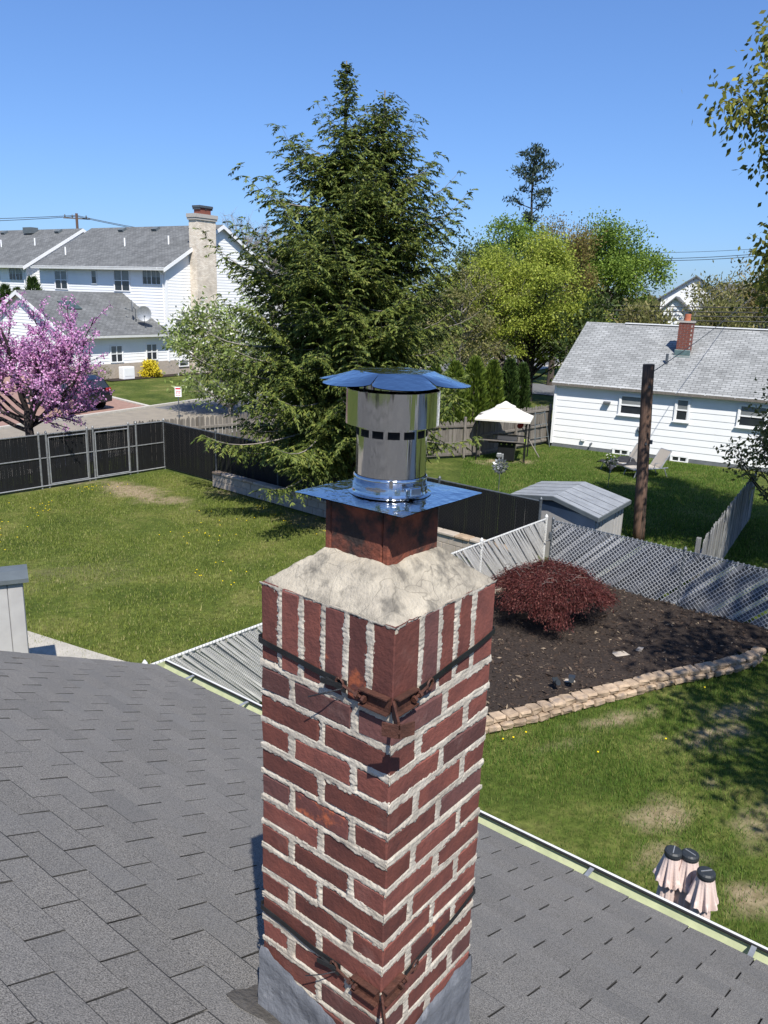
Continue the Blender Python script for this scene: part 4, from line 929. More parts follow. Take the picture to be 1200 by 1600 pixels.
#PART4
# ================================================================ chain link fences
def clip_diag(x0, L, H, sg):
    """segment of a 45 degree line starting at (x0,0) inside [0,L]x[0,H]; sg=+1 leans right, -1 leans left"""
    a, b = (0.0, H)
    if sg > 0: a = max(a, -x0); b = min(b, L-x0)
    else: a = max(a, x0-L); b = min(b, x0)
    return (a, b) if b-a > .03 else None
def chain_fence(name, label, A, B, H, posts, wire='wire', pitch=.085, wr=.0035, slat=None, slat_m='slat_grey', rails=(1.0,), postm='galv', group='chain link fences', H2=None, spikes=True, slat_w=.05, z0=.04, sdir=1, post_r=.032, side=1, bars=0):
    A = Vector(A); B = Vector(B); d = B-A; d.z = 0; L = d.length; rz = math.atan2(d.y, d.x)
    t = thing(name, label, 'fence', A, rz, group)
    for x in posts:
        mb = MB(); mb.tube([(x, 0, -.05), (x, 0, H+.05)], post_r, 10); mb.lathe([(post_r+.006, H+.03), (post_r+.006, H+.06), (.012, H+.10), (0, H+.11)], (x, 0, 0), 10); mb.build('post', M[postm], t)
    for f in rails:
        mb = MB(); mb.tube([(0, 0, H*f), (L, 0, H*f)], .021, 8); mb.build('rail', M[postm], t)
    mb = MB(); mb.tube([(0, 0, z0), (L, 0, z0)], .004, 4); mb.build('tension_wire', M[postm], t)
    mb = MB(); hh = H-z0-.01
    n = int((L+hh)/pitch)+1
    for sg in (1, -1):
        for i in range(n):
            x0 = -hh+i*pitch if sg > 0 else i*pitch
            c = clip_diag(x0, L, hh, sg)
            if not c: continue
            y = side*(-.024+.003*sg); p = Vector((x0+sg*c[0], y, z0+c[0])); q = Vector((x0+sg*c[1], y, z0+c[1]))
            e = (q-p).normalized(); s = Vector((-e.z, 0, e.x))*wr; f = Vector((0, wr, 0))
            mb.add([p+s-f*.6, p-s-f*.6, p+f, q+s-f*.6, q-s-f*.6, q+f], [(0, 1, 4, 3), (1, 2, 5, 4), (2, 0, 3, 5)])
    if spikes:
        for i in range(int(L/pitch)):
            x = i*pitch+pitch/2
            for sg in (-1, 1):
                p = Vector((x-sg*.012, -.024*side, H-.01)); q = Vector((x+sg*.012, -.024*side, H+.045)); mb.tube([p, q], wr*.9, 3, False)
    o = mb.build('wire_mesh', M[wire], t); tag(o, kind='stuff')
    if slat == 'diag':
        n = int((L+hh)/pitch)+1; full = None
        for i in range(n):
            x0 = (-hh+i*pitch if sdir > 0 else i*pitch)+pitch/2
            if random.random() < .03: continue
            pale = slat_m == 'slat_grey' and random.random() < .16
            c = clip_diag(x0, L, hh, sdir)
            if not c: continue
            ln = (c[1]-c[0])*math.sqrt(2); mid = (c[0]+c[1])/2
            if abs(c[1]-c[0]-hh) < 1e-6:
                if full is None: m_ = MB(); m_.box((0, 0, 0), (slat_w, .003, ln)); full = m_.mesh('slat', M[slat_m])
                me = full
            else: m_ = MB(); m_.box((0, 0, 0), (slat_w, .003, ln)); me = m_.mesh('slat', M[slat_m])
            if pale: me = me.copy(); me.materials[0] = M['slat_pale']
            if bars and i % bars == 0:
                m_ = MB(); m_.box((0, side*.03, 0), (slat_w*1.5, .006, ln)); place('slat_bar', m_.mesh('slat_bar', M[slat_m]), t, (x0+sdir*mid, -.010*side, z0+mid), (0, sdir*math.pi/4, 0)); continue
            place('slat', me, t, (x0+sdir*mid, random.uniform(-.003, .003)-.010*side, z0+mid), (random.uniform(-.03, .03), sdir*math.pi/4, 0), (.5, 1, 1) if pale else None)
    elif slat == 'black':
        m_ = MB(); x = .05
        while x < L-.03:
            w = random.uniform(.053, .059); m_.box((x, -.006*side+random.uniform(-.003, .003), z0+hh/2), (w, .003, hh-.01+random.uniform(-.02, .01)), Matrix.Rotation(random.uniform(-.10, .10), 3, 'Z')); x += .058
        o = m_.build('privacy_slats', M['slat_black'], t); tag(o, kind='stuff')
    return t, L
A_ = (3.73, 16.95, 0)
# from the house corner up to the post behind the maple (pale slats)
chain_fence('chain_link_fence', 'white slatted chain link fence running from the gutter corner past the chimney', (-2.95, 9.2, 0), (3.60, 17.0, 0), 1.26, (0, 2.5, 5.1, 7.6, 10.15), slat='diag', slat_m='slat_white', slat_w=.038, pitch=.056, sdir=-1, side=1, wire='galv', wr=.0016, bars=8, postm='white_alu')
chain_fence('chain_link_fence', 'silver chain link fence with grey slats behind the mulch bed', A_, (8.55, 12.80, 0), 1.22, (0, 2.93, 6.3), slat='diag', slat_m='slat_grey', slat_w=.078, sdir=1, wr=.0065, pitch=.10, postm='galv_dark')
chain_fence('chain_link_fence', 'black slatted chain link fence along the far side of the left lawn under the spruce', (-7.43, 26.35, 0), (3.5, 17.25, 0), 1.58, (2.75, 5.6, 8.5, 11.4, 14.2), slat='black', wire='wire_black', wr=.003, spikes=False, postm='galv_dark')
lf, L_ = chain_fence('chain_link_fence', 'black slatted chain link fence with gates and galvanised posts left of the lawn', (-7.43, 26.35, 0), (-15.2, 17.2, 0), 1.6, (0, 1.05, 1.32, 2.55, 2.75, 4.05, 4.28, 6.0, 8.2, 10.4), slat='black', wire='galv_dark', wr=.0022, rails=(1.0, .56), postm='galv_mid', spikes=True, post_r=.03)
for x0, x1 in ((1.36, 2.5), (2.8, 4.0)):
    mb = MB(); mb.tube([(x0, .03, .1), (x1, .03, .1)], .02, 6); mb.tube([(x0, .03, 1.5), (x1, .03, 1.5)], .02, 6); mb.tube([(x0, .03, .1), (x0, .03, 1.5)], .02, 6); mb.tube([(x1, .03, .1), (x1, .03, 1.5)], .02, 6); mb.build('gate_frame', M['galv'], lf)
mb = MB(); mb.tube([(0, .03, .06), (L_, .03, .06)], .022, 6); mb.build('base_rail', M['galv'], lf)
mb = MB(); mb.box((0, -.05, .9), (.06, .12, .14)); mb.tube([(-.1, -.05, .78), (.06, -.07, .80)], .012, 6); o = mb.build('gate_latch', M['galv_dark']); o.location = (3.68, 16.93, 0); tag(o, 'dark gate latch on the fence corner post behind the maple', 'latch')
# low wall in front of the dark fence
wd = Vector((.764, -.645, 0)); t = thing('garden_wall', 'low pale block wall with stone coping in front of the dark fence', 'wall', (-5.25, 24.05, 0), math.atan2(wd.y, wd.x))
LW = 11.1; x = 0
for r_ in range(2):
    x = -.2*r_
    while x < LW:
        w = .40; a = max(x, 0); b = min(x+w-.008, LW)
        if b-a > .05: m_ = MB(); m_.bevbox(((a+b)/2, random.uniform(-.006, .006), .02+.1+r_*.205), (b-a, .2, .198), .008); m_.build('wall_block', M['found_tan'], t)
        x += w
x = 0
while x < LW:
    w = random.uniform(.42, .55); m_ = MB(); m_.bevbox((x+w/2, 0, .46), (w-.012, .27+random.uniform(-.01, .02), .075), .018); m_.build('coping_stone', M['stone' if random.random() < .3 else 'found_tan'], t); x += w
# planks behind the dark fence corner (seen over the white fence)
t = thing('wooden_edging', 'weathered timber edging on the ground inside the fence corner behind the cap plate', 'edging', (1.6, 17.2, 0), R_(-40))
for k in range(2): m_ = MB(); m_.bevbox((.9, -k*.35, .10+.0*k), (2.4, .14, .14), .01); m_.build('timber', M['wood_grey'], t)
t = thing('kickboard', 'weathered plank along the foot of the white fence beside the maple', 'plank', (2.35, 15.45, 0), math.atan2(7.8, 6.55))
m_ = MB(); m_.bevbox((.75, -.05, .17), (1.9, .035, .30), .004); m_.build('board', M['found_tan'], t); m_ = MB(); m_.bevbox((.75, -.06, .335), (1.95, .11, .035), .004); m_.build('top_board', M['wood_grey'], t)
# ---- wooden fences
PM = []
for k in range(6):
    m_ = MB(); rr = random.Random(k); w = .135; h = 1.0
    m_.add([(-w/2, -.009, 0), (w/2, -.009, 0), (w/2, -.009, h-.05), (w*.18+rr.uniform(-.01, .01), -.009, h), (-w*.18, -.009, h), (-w/2, -.009, h-.05), (-w/2, .009, 0), (w/2, .009, 0), (w/2, .009, h-.05), (w*.18, .009, h), (-w*.18, .009, h), (-w/2, .009, h-.05)], [(0, 1, 2, 3, 4, 5), (11, 10, 9, 8, 7, 6), (0, 6, 7, 1), (1, 7, 8, 2), (2, 8, 9, 3), (3, 9, 10, 4), (4, 10, 11, 5), (5, 11, 6, 0)]); PM.append(m_)
def wood_fence(label, A, B, H, m, pw=.14, rails=(.25, .75), lean=.012, post_every=2.4, rail_side=1, ragged=.03, tall=0):
    A = Vector(A); B = Vector(B); d = B-A; L = d.length; t = thing('wooden_fence', label, 'fence', A, math.atan2(d.y, d.x), 'weathered wooden fences')
    ms = [q.mesh('picket', M[m]) for q in PM]
    x = pw/2; i = 0
    while x < L:
        place('picket', ms[i % 6], t, (x, random.uniform(-.006, .006), .03), (random.uniform(-.02, .02), random.uniform(-lean, lean), random.uniform(-.05, .05)), (pw/.140, 1, H+random.uniform(-ragged, ragged))); x += pw+.004; i += 1
    for f in rails: m_ = MB(); m_.bevbox((L/2, .045*rail_side, H*f), (L, .05, .09), .005); m_.build('rail', M[m], t)
    k = 0
    while k*post_every <= L+.1: m_ = MB(); m_.bevbox((min(k*post_every, L), .07*rail_side, (H+.06)/2), (.09, .09, H+.06+tall), .006); m_.build('post', M[m], t); k += 1
    return t
wood_fence('weathered grey stockade fence between the dark fence and the street', (-8.6, 27.0, 0), (-1.0, 33.6, 0), 1.42, 'wood_grey', .095, lean=.03, rail_side=-1)
wood_fence('brown grey board fence behind the gazebo meeting the ranch house corner', (3.5, 30.35, 0), (7.0, 34.0, 0), 1.62, 'wood_grey', .145, rails=(.1, .5, .9), rail_side=-1)
wood_fence('brown grey board fence left of the gazebo beside the spruce', (-1.5, 28.2, 0), (3.45, 30.3, 0), 1.35, 'wood_grey', .145, rails=(.1, .9), rail_side=-1, tall=.3)
wood_fence('silvery weathered stockade fence with peeling boards at the right of the neighbour yard', (6.35, 15.25, 0), (10.6, 22.4, 0), 1.38, 'wood_old', .105, lean=.035, ragged=.006, rail_side=1, post_every=90)
# ---- utility pole
t = thing('utility_pole', 'weathered brown timber pole cut off at the top, standing behind the shed', 'utility pole', (6.58, 19.74, 0))
mb = MB(); pts = [Vector((-.275*k/10+.004*math.sin(k*2), .004*math.cos(k*3), -.1+4.58*k/10)) for k in range(11)]; mb.tube(pts, [.150-.0012*k for k in range(11)], 20); mb.build('shaft', M['pole'], t, True)
mb = MB(); mb.tube([(-.16, -.12, 2.55), (-.16, -.17, 2.55)], .03, 6); mb.box((-.03, -.14, 2.6), (.05, .05, .1)); mb.tube([(-.24, -.12, 3.95), (-.24, -.15, 3.95)], .035, 8); mb.build('pole_hardware', M['galv_dark'], t)
def wire(name, label, pts, sag, r, group=None):
    a, b = Vector(pts[0]), Vector(pts[1]); n = 18; P = []
    for i in range(n+1): u = i/n; p = a.lerp(b, u); p.z -= sag*4*u*(1-u); P.append(p)
    o = MB(); o.tube([p-a for p in P], r, 5); o = o.build(name, M['wire_black']); o.location = a; return tag(o, label, 'wire', group)
wire('service_wire', 'thin service wire from the pole top up over the ranch roof', ((6.42, 19.74, 4.3), (16.5, 38.5, 6.2)), .12, .011)
for i, (za, zb, s, lb) in enumerate(((9.70, 10.15, .2, 'thin upper overhead wire at the right'), (9.27, 9.86, .25, 'middle overhead wire at the right'), (9.17, 9.74, .3, 'lowest overhead wire at the right'))):
    wire('overhead_wire', lb+', crossing the sky above the far houses', ((17.2, 66, za), (28.3, 58, zb)), s, .022 if i else .014, 'overhead wires at the right')
for i, (z0, z1) in enumerate(((5.72, 6.02), (5.45, 5.75), (5.20, 5.50), (4.95, 5.22))):
    wire('low_wire', ('top', 'second', 'third', 'lowest')[i]+' of four dark cables just above the ranch ridge', ((11.8, 50, z0), (25, 47, z1)), .06, .030, 'cables above the ranch ridge')
t = thing('far_power_pole', 'distant power pole top with cross arm behind the left houses', 'power pole', (-33, 88, 0))
mb = MB(); mb.tube([(0, 0, 0), (0, 0, 13.0)], .14, 8); mb.build('shaft', M['pole'], t); mb = MB(); mb.box((0, 0, 12.5), (2.6, .12, .12), Matrix.Rotation(.3, 3, 'Z')); mb.build('cross_arm', M['wood_grey'], t)
for x in (-1.1, -.4, .9): m_ = MB(); m_.lathe([(.06, 12.55), (.09, 12.7), (.05, 12.85), (0, 12.86)], (x, x*.3, 0), 8); m_.build('insulator', M['galv_dark'], t)
for i, (e, z, s) in enumerate((((-80, 80, 12.0), 12.8, 1.0), ((-80, 80, 11.2), 12.7, 1.0), ((-5, 92, 11.2), 12.8, .9), ((-5, 92, 10.7), 12.7, .8))):
    wire('overhead_wire', ('upper left', 'lower left', 'upper right', 'lower right')[i]+' wire strung from the distant power pole', ((-33, 88, z), e), s, .03, 'wires on the distant power pole')
# ---- garden shed of the neighbour
t = thing('garden_shed', 'small grey metal shed with pale gable roof behind the chain link fence', 'shed', (0, 0, 0))
FL, FR, BR, BL = (3.06, 18.93), (4.73, 16.98), (5.95, 18.75), (4.12, 20.5)
ins = lambda p, k=.1: ((p[0]-4.47)*(1-k)+4.47, (p[1]-18.79)*(1-k)+18.79)
w4 = [ins(p) for p in (FL, FR, BR, BL)]
mb = MB(); mb.prism(w4, 0, 1.26); t.location = (4.47, 18.79, 0); mb.build('wall', M['shed_wall'], t, off=t.location)
mf = ((w4[0][0]+w4[1][0])/2, (w4[0][1]+w4[1][1])/2); mk = ((w4[2][0]+w4[3][0])/2, (w4[2][1]+w4[3][1])/2)
mb = MB(); mb.add([(*w4[0], 1.26), (*w4[1], 1.26), (*mf, 1.46), (*w4[3], 1.26), (*w4[2], 1.26), (*mk, 1.46)], [(0, 1, 2), (3, 5, 4), (0, 2, 5, 3), (1, 4, 5, 2)]); mb.build('gable', M['shed_dark'], t, off=t.location)
MF = ((FL[0]+FR[0])/2, (FL[1]+FR[1])/2); MK = ((BL[0]+BR[0])/2, (BL[1]+BR[1])/2)
def ribs(a, b, c, d, name):   # a,b low edge; d,c ridge edge
    n = 9; a, b, c, d = map(Vector, (a, b, c, d))
    for i in range(n):
        u0, u1 = i/n, (i+1)/n-.012; q = [a.lerp(b, u0), a.lerp(b, u1), d.lerp(c, u1), d.lerp(c, u0)]; m_ = MB(); up_ = Vector((0, 0, .012+.006*(i % 2))); m_.add([p+up_ for p in q]+[p-Vector((0, 0, .01)) for p in q], [(0, 1, 2, 3), (7, 6, 5, 4), (0, 4, 5, 1), (1, 5, 6, 2), (2, 6, 7, 3), (3, 7, 4, 0)]); m_.build('roof_panel', M['shed_roof'], t, off=t.location)
ribs((*FL, 1.31), (*BL, 1.31), (*MK, 1.53), (*MF, 1.53), 'l'); ribs((*FR, 1.31), (*BR, 1.31), (*MK, 1.53), (*MF, 1.53), 'r')
mb = MB()
for p, q, za, zb in ((FL, MF, 1.31, 1.53), (FR, MF, 1.31, 1.53), (FR, BR, 1.31, 1.31), (FL, BL, 1.31, 1.31)):
    o3 = Vector((0, 0, .09)); a, b = Vector((*p, za)), Vector((*q, zb)); e = (b-a).normalized(); nn = Vector((e.y, -e.x, 0)).normalized()*.012; mb.add([a-nn, b-nn, b-nn-o3, a-nn-o3, a+nn, b+nn, b+nn-o3, a+nn-o3], [(0, 1, 2, 3), (7, 6, 5, 4), (0, 4, 5, 1), (1, 5, 6, 2), (2, 6, 7, 3), (3, 7, 4, 0)])
mb.build('trim', M['shed_dark'], t, off=t.location)
a, b = Vector((*w4[1], 0)), Vector((*w4[2], 0)); e = (b-a).normalized(); nn = Vector((e.y, -e.x, 0))
for k in range(9): m_ = MB(); m_.box(a.lerp(b, (k+.5)/9)+nn*.006+Vector((0, 0, .63)), (.02, (b-a).length/9*.5, 1.2), Matrix.Rotation(math.atan2(e.y, e.x)-math.pi/2, 3, 'Z')); m_.build('wall_rib', M['shed_wall'], t, off=t.location)
m_ = MB(); m_.box(a.lerp(b, .45)+nn*.012+Vector((0, 0, .6)), (.025, .55, 1.1), Matrix.Rotation(math.atan2(e.y, e.x)-math.pi/2, 3, 'Z')); m_.build('door', M['shed_wall'], t, off=t.location)
# ---- grey shed at the left edge
t = thing('vinyl_shed', 'pale grey storage shed with dark lid at the left border of the picture', 'shed', (-5.05, 10.55, 0), R_(26))
mb = MB(); mb.bbox(-2.4, -.02, .02, .42, 0, 1.86); mb.build('wall', M['shed_wall'], t)
for k in range(12): m_ = MB(); m_.bevbox((-.1-k*.2, .008, .93), (.192, .026, 1.86), .006); m_.build('wall_panel', M['shed_wall'], t)
for k in range(2): m_ = MB(); m_.bevbox((-.008, .12+k*.2, .93), (.026, .192, 1.86), .006); m_.build('wall_panel', M['shed_wall'], t)
mb = MB(); mb.extr([(-2.5, -.06, 1.84), (-2.5, .5, 1.87), (-2.5, .5, 1.93), (-2.5, .2, 1.945), (-2.5, -.06, 1.90)], (2.58, 0, 0)); mb.build('roof', M['shed_dark'], t)
mb = MB(); mb.add([(-7.5, 13.6, .02), (-5.0, 12.3, .02), (-3.9, 11.75, .02), (-3.6, 11.3, .02), (-4.2, 11.2, .02), (-5.4, 11.8, .02), (-7.9, 13.1, .02)], [tuple(range(7))[::-1]]); tag(mb.build('concrete_path', M['concrete']), kind='structure')
# ---- gazebo over the grill
t = thing('grill_gazebo', 'small grill gazebo with white two tier canopy by the board fence', 'gazebo', (4.45, 30.2, 0), R_(-14))
GX, GY, GE = .98, .80, 1.52
for sx in (-1, 1):
    for sy in (-1, 1): m_ = MB(); m_.bevbox((sx*(GX-.08), sy*(GY-.08), GE/2), (.05, .05, GE), .006); m_.build('post', M['black_bbq'], t)
def tier(x, y, z, x2, y2, z2, val, name):
    m_ = MB(); n = 8; V = []; F = []
    ring = lambda a, b, zz, dip: [(a*px, b*py, zz-dip*(1-abs(s))) for px, py, s in [(-1+2*k/n, -1, -1+2*k/n) for k in range(n)]+[(1, -1+2*k/n, -1+2*k/n) for k in range(n)]+[(1-2*k/n, 1, 1-2*k/n) for k in range(n)]+[(-1, 1-2*k/n, 1-2*k/n) for k in range(n)]]
    r0 = ring(x, y, z-val, .0); r1 = ring(x, y, z, -.0); r15 = ring((x+x2)/2, (y+y2)/2, (z+z2)/2-.02, .03); r2 = ring(x2, y2, z2, 0)
    V = r0+r1+r15+r2; k = 4*n
    for j in range(3):
        for i in range(k): F.append((j*k+i, j*k+(i+1) % k, (j+1)*k+(i+1) % k, (j+1)*k+i))
    F.append(tuple(3*k+i for i in range(k))); m_.add(V, F); m_.build(name, M['canvas'], t)
tier(GX+.04, GY+.04, GE+.06, .30, .26, GE+.45, .07, 'canopy'); tier(.36, .32, GE+.46, .03, .03, GE+.66, .04, 'canopy_vent')
for sy in (-1, 1): m_ = MB(); m_.bevbox((0, sy*(GY-.1), .78), (2*GX-.2, .16, .03), .004); m_.build('side_shelf', M['wood_grey'], t)
t = thing('gas_grill', 'black gas grill with closed lid under the gazebo', 'grill', (4.55, 29.75, 0), R_(-14))
m_ = MB(); m_.bevbox((0, 0, .36), (.62, .42, .66), .02); m_.build('cabinet', M['black_bbq'], t)
m_ = MB(); prof = [(-.24, .70), (-.24, .82), (-.17, .95), (-.02, 1.0), (.13, .95), (.22, .82), (.22, .70)]; m_.extr([(-.36, y, z) for y, z in prof], (.72, 0, 0)); m_.build('lid', M['black_bbq'], t)
m_ = MB(); m_.tube([(-.28, -.27, .80), (.28, -.27, .80)], .014, 8); m_.build('handle', M['chrome'], t)
m_ = MB()
for x in (-.2, 0, .2): m_.tube([(x, -.22, .66), (x, -.25, .66)], .03, 8)
m_.build('knob', M['chrome'], t)
for sx in (-1, 1): m_ = MB(); m_.bevbox((sx*.52, 0, .70), (.36, .40, .035), .008); m_.build('side_shelf', M['black_bbq'], t)
t = thing('garden_rake', 'leaning pole with a red head in front of the board fence', 'pole', (5.95, 30.6, 0))
m_ = MB(); m_.tube([(0, 0, 0), (-.72, .25, 1.12)], .022, 6); m_.build('shaft', M['bark_pale'], t); m_ = MB(); m_.lathe([(0, -.02), (.14, 0), (.15, .03), (.05, .07), (0, .075)], n=14); o = m_.build('head', M['red_paint'], t); o.location = (-.76, .26, 1.18); o.rotation_euler = (0.6, -.9, 0)
t = thing('shepherd_hook', 'thin black hook pole with a lime tag beside the gazebo', 'hook pole', (5.15, 29.55, 0))
m_ = MB(); m_.tube([(0, 0, 0), (0, 0, 1.35), (.05, 0, 1.45), (.14, 0, 1.45), (.17, 0, 1.38)], .016, 6); m_.build('pole', M['black_bbq'], t); m_ = MB(); m_.bevbox((.03, -.03, .78), (.09, .02, .2), .005); m_.build('tag', M['neon'], t)
t = thing('metal_trellis', 'dark metal trellis leaning on the board fence near the white house', 'trellis', (6.25, 32.7, 0), R_(46))
m_ = MB()
for x in (-.45, .45): m_.tube([(x*1.2, -.25, 0), (x*.75, .02, 1.5)], .02, 5)
for f in (.3, .65, .95): m_.tube([(-.5*(1.2-.45*f), -.25+.27*f, 1.5*f), (.5*(1.2-.45*f), -.25+.27*f, 1.5*f)], .016, 5)
m_.build('frame', M['shed_dark'], t)
# ---- wind spinner, solar flower light
t = thing('wind_spinner', 'dark metal wind spinner on a stake in the lawn before the gazebo', 'wind spinner', (3.48, 23.82, 0))
m_ = MB(); m_.tube([(0, 0, 0), (0, 0, 1.0)], .012, 6); m_.build('stake', M['galv_dark'], t)
for ring, r0, r1, nb_, y in ((0, .13, .27, 14, -.04), (1, .03, .14, 10, -.07)):
    for k in range(nb_):
        a = 2*math.pi*k/nb_; c, s = math.cos(a), math.sin(a); m_ = MB(); w = .045 if ring == 0 else .03
        q = [(r0, -w*.5, 0), (r1*.75, -w, .02), (r1, 0, .03), (r1*.75, w, -.02), (r0, w*.5, 0)]
        V = [(x*c-z*s, y+d, 1.0+x*s+z*c) for x, z, d in q]; m_.add(V+[(a_, b+.003, c_) for a_, b, c_ in V], [(0, 1, 2, 3, 4), (9, 8, 7, 6, 5)]); m_.build('blade', M['galv_dark' if k % 6 else 'galv'], t)
m_ = MB(); m_.lathe([(0, -.03), (.03, -.01), (.03, .02), (0, .03)], n=10); o = m_.build('hub', M['galv'], t); o.location = (0, -.08, 1.0)
m_ = MB(); m_.bevbox((-.06, -.02, 1.34), (.16, .03, .13), .02); m_.bevbox((.05, -.02, 1.30), (.05, .025, .16), .01); m_.build('topper', M['galv'], t)
t = thing('flower_light', 'stake light with a ball of small white flowers beside the loungers', 'garden light', (7.35, 25.72, 0))
m_ = MB(); m_.tube([(0, 0, 0), (0, 0, .75)], .012, 6); m_.build('stake', M['galv_dark'], t)
P = rng.normal(size=(120, 3)); P = unit(P)*.22*rng.uniform(.4, 1, (120, 1))+np.array([0, 0, .90]); place('foliage', leaf_mesh('foliage', P, rng.normal(size=(120, 3)), .09, .04, M['arb']), t)
for k in range(26):
    d = unit(rng.normal(size=3))*.24; m_ = MB(); m_.lathe([(0, -.02), (.028, 0), (0, .02)], (d[0], d[1], .9+d[2]), 6); m_.build('flower', M['petal_white'], t)
# ---- loungers
def lounger(label, loc, rz, covered):
    t = thing('sun_lounger', label, 'sun lounger', loc, rz, 'loungers beside the white house')
    m_ = MB()
    for sy in (-.3, .3): m_.tube([(-.85, sy, .30), (.25, sy, .32), (.55, sy, .33)], .02, 6); m_.tube([(.25, sy, .32), (.62, sy, .92)], .02, 6)
    m_.tube([(.62, -.3, .92), (.62, .3, .92)], .02, 6); m_.tube([(-.85, -.3, .30), (-.85, .3, .30)], .02, 6); m_.build('frame', M['galv'], t)
    for x, sy in ((-.7, -.3), (-.7, .3), (.4, -.3), (.4, .3)): m_ = MB(); m_.tube([(x, sy, .31), (x-.12 if x < 0 else x+.14, sy*1.05, 0)], .018, 6); m_.build('leg', M['galv'], t)
    m_ = MB(); m_.bevbox((-.3, 0, .325), (1.1, .56, .02), .004); m_.build('seat', M['sling'], t)
    m_ = MB(); m_.bevbox((.435, 0, .63), (.68, .56, .02), .004, None); o = MB(); rot = Matrix.Rotation(-math.atan2(.6, .37), 3, 'Y'); o.bevbox((.435, 0, .63), (.69, .56, .02), .004, rot); o.build('backrest', M['sling'], t)
    for sy in (-.33, .33): m_ = MB(); m_.tube([(-.05, sy, .33), (-.02, sy, .52), (.36, sy, .52)], .015, 5); m_.build('armrest', M['galv'], t)
    return t
lounger('tan sling lounger with raised back, uncovered, beside the covered one', (9.35, 27.85, 0), R_(18), False)
lg = lounger('tan sling lounger with a dark cover thrown over its seat', (8.75, 28.7, 0), R_(18), True)
n = 26; X, Y = np.meshgrid(np.linspace(-.95, .45, n), np.linspace(-.5, .5, n), indexing='ij'); Z = .37+.16*fbm(X*3.1+1, Y*3.4+2, 31, 3)+.12*np.exp(-((X-.1)**2+Y**2)/.08)-.9*np.maximum(0, np.abs(Y)-.33)**1.1-.3*np.maximum(0, -X-.75); Z = np.maximum(Z, .02)
I = (np.arange(n-1)[:, None]*n+np.arange(n-1)[None]).ravel(); o = place('cover_cloth', fast_mesh('cover_cloth', np.stack([X, Y, Z], -1).reshape(-1, 3), np.stack([I, I+n, I+n+1, I+1], 1), M['cloth_dark'], True), None, (8.75, 28.7, .01), (0, 0, R_(18))); tag(o, 'crumpled dark cover lying over the left lounger', 'cover')
# ---- mulch bed with stone edging, flat stones, spot lights
EP = [(-.2, 9.7), (.8, 9.85), (1.6, 10.15), (2.24, 10.45), (2.99, 10.88), (3.66, 11.22), (4.41, 11.65), (5.11, 11.95), (5.76, 12.25), (6.25, 12.5), (6.65, 12.85)]
EP = [Vector((x, y, 0)) for x, y in EP]
poly = [tuple(p+Vector((-.02, .14, 0)))[:2] for p in EP]+[(8.3, 12.95), (3.75, 16.85), (2.3, 15.3), (-1.2, 11.1)]
from mathutils.geometry import tessellate_polygon
def in_poly(x, y, P):
    r = np.zeros(np.shape(x), bool); n = len(P)
    for i in range(n):
        x1, y1 = P[i]; x2, y2 = P[(i+1) % n]; c = ((y1 > y) != (y2 > y)) & (x < (x2-x1)*(y-y1)/(y2-y1+1e-12)+x1); r ^= c
    return r
gx, gy = np.meshgrid(np.arange(-1.4, 8.5, .09), np.arange(9.5, 17, .09), indexing='ij'); ok = in_poly(gx, gy, poly)
gz = .13+.05*fbm(gx*1.3, gy*1.3, 41, 3)+.02*fbm(gx*7, gy*7, 42, 2)+.0*gx
V = np.stack([gx, gy, gz], -1).reshape(-1, 3); ny = gx.shape[1]; I = (np.arange(gx.shape[0]-1)[:, None]*ny+np.arange(ny-1)[None]).ravel(); okc = ok.ravel(); keep = okc[I] & okc[I+1] & okc[I+ny] & okc[I+ny+1]; I = I[keep]
tag(place('mulch_bed', fast_mesh('mulch_bed', V, np.stack([I, I+ny, I+ny+1, I+1], 1), M['mulch'], True)), 'dark mulch bed', kind='structure')
def bedz(x, y): return .13+.05*fbm(x*1.3, y*1.3, 41, 3)+.02*fbm(x*7, y*7, 42, 2)
q = rng.uniform((-1.3, 9.6), (8.4, 16.9), (60000, 2)); q = q[in_poly(q[:, 0], q[:, 1], poly)]; n = len(q)
P = np.column_stack([q, bedz(q[:, 0], q[:, 1])+.004]); D = rng.normal(size=(n, 3))*np.array([1, 1, .25]); L = rng.gamma(2.2, .016, n)
o = place('mulch_chips', leaf_mesh('mulch_chips', P, D, L, L*.35, M['chip'], nrm=np.array([[0, 0, 1.]])+rng.normal(size=(n, 3))*.5)); tag(o, 'bark chips over the bed', kind='stuff')
t = thing('stone_edging', 'curved low edging of tan split stones around the mulch bed', 'stone edging', tuple(EP[2]))
seg = [0]; 
for a, b in zip(EP, EP[1:]): seg.append(seg[-1]+(b-a).length)
def along(s):
    for i in range(len(EP)-1):
        if s <= seg[i+1] or i == len(EP)-2:
            u = (s-seg[i])/(seg[i+1]-seg[i]); d = (EP[i+1]-EP[i]).normalized(); return EP[i].lerp(EP[i+1], u), math.atan2(d.y, d.x)
SM = []
for k in range(8):
    m_ = MB(); m_.bevbox((0, 0, 0), (.205, .19, .098), .024); rr = random.Random(40+k)
    m_.v = [(x+rr.uniform(-.014, .014)+(.008 if y > 0 else 0)*(-1 if x > 0 else 1), y+rr.uniform(-.02, .02)-.02*(1-abs(x)/.12)*(y < 0), z+rr.uniform(-.009, .009)) for x, y, z in m_.v]; SM.append(m_.mesh('stone_block', M['stone']))
for row, z in ((0, .045), (1, .143)):
    s = .1*row
    while s < seg[-1]:
        p, a = along(s); off = Vector((-math.sin(a), math.cos(a), 0))*(.035*row+random.uniform(-.014, .014))
        place('stone_block', SM[random.randrange(8)], t, p+off+Vector((0, 0, z))-EP[2], (random.uniform(-.06, .06), random.uniform(-.05, .05), a+random.uniform(-.09, .09))); s += .212
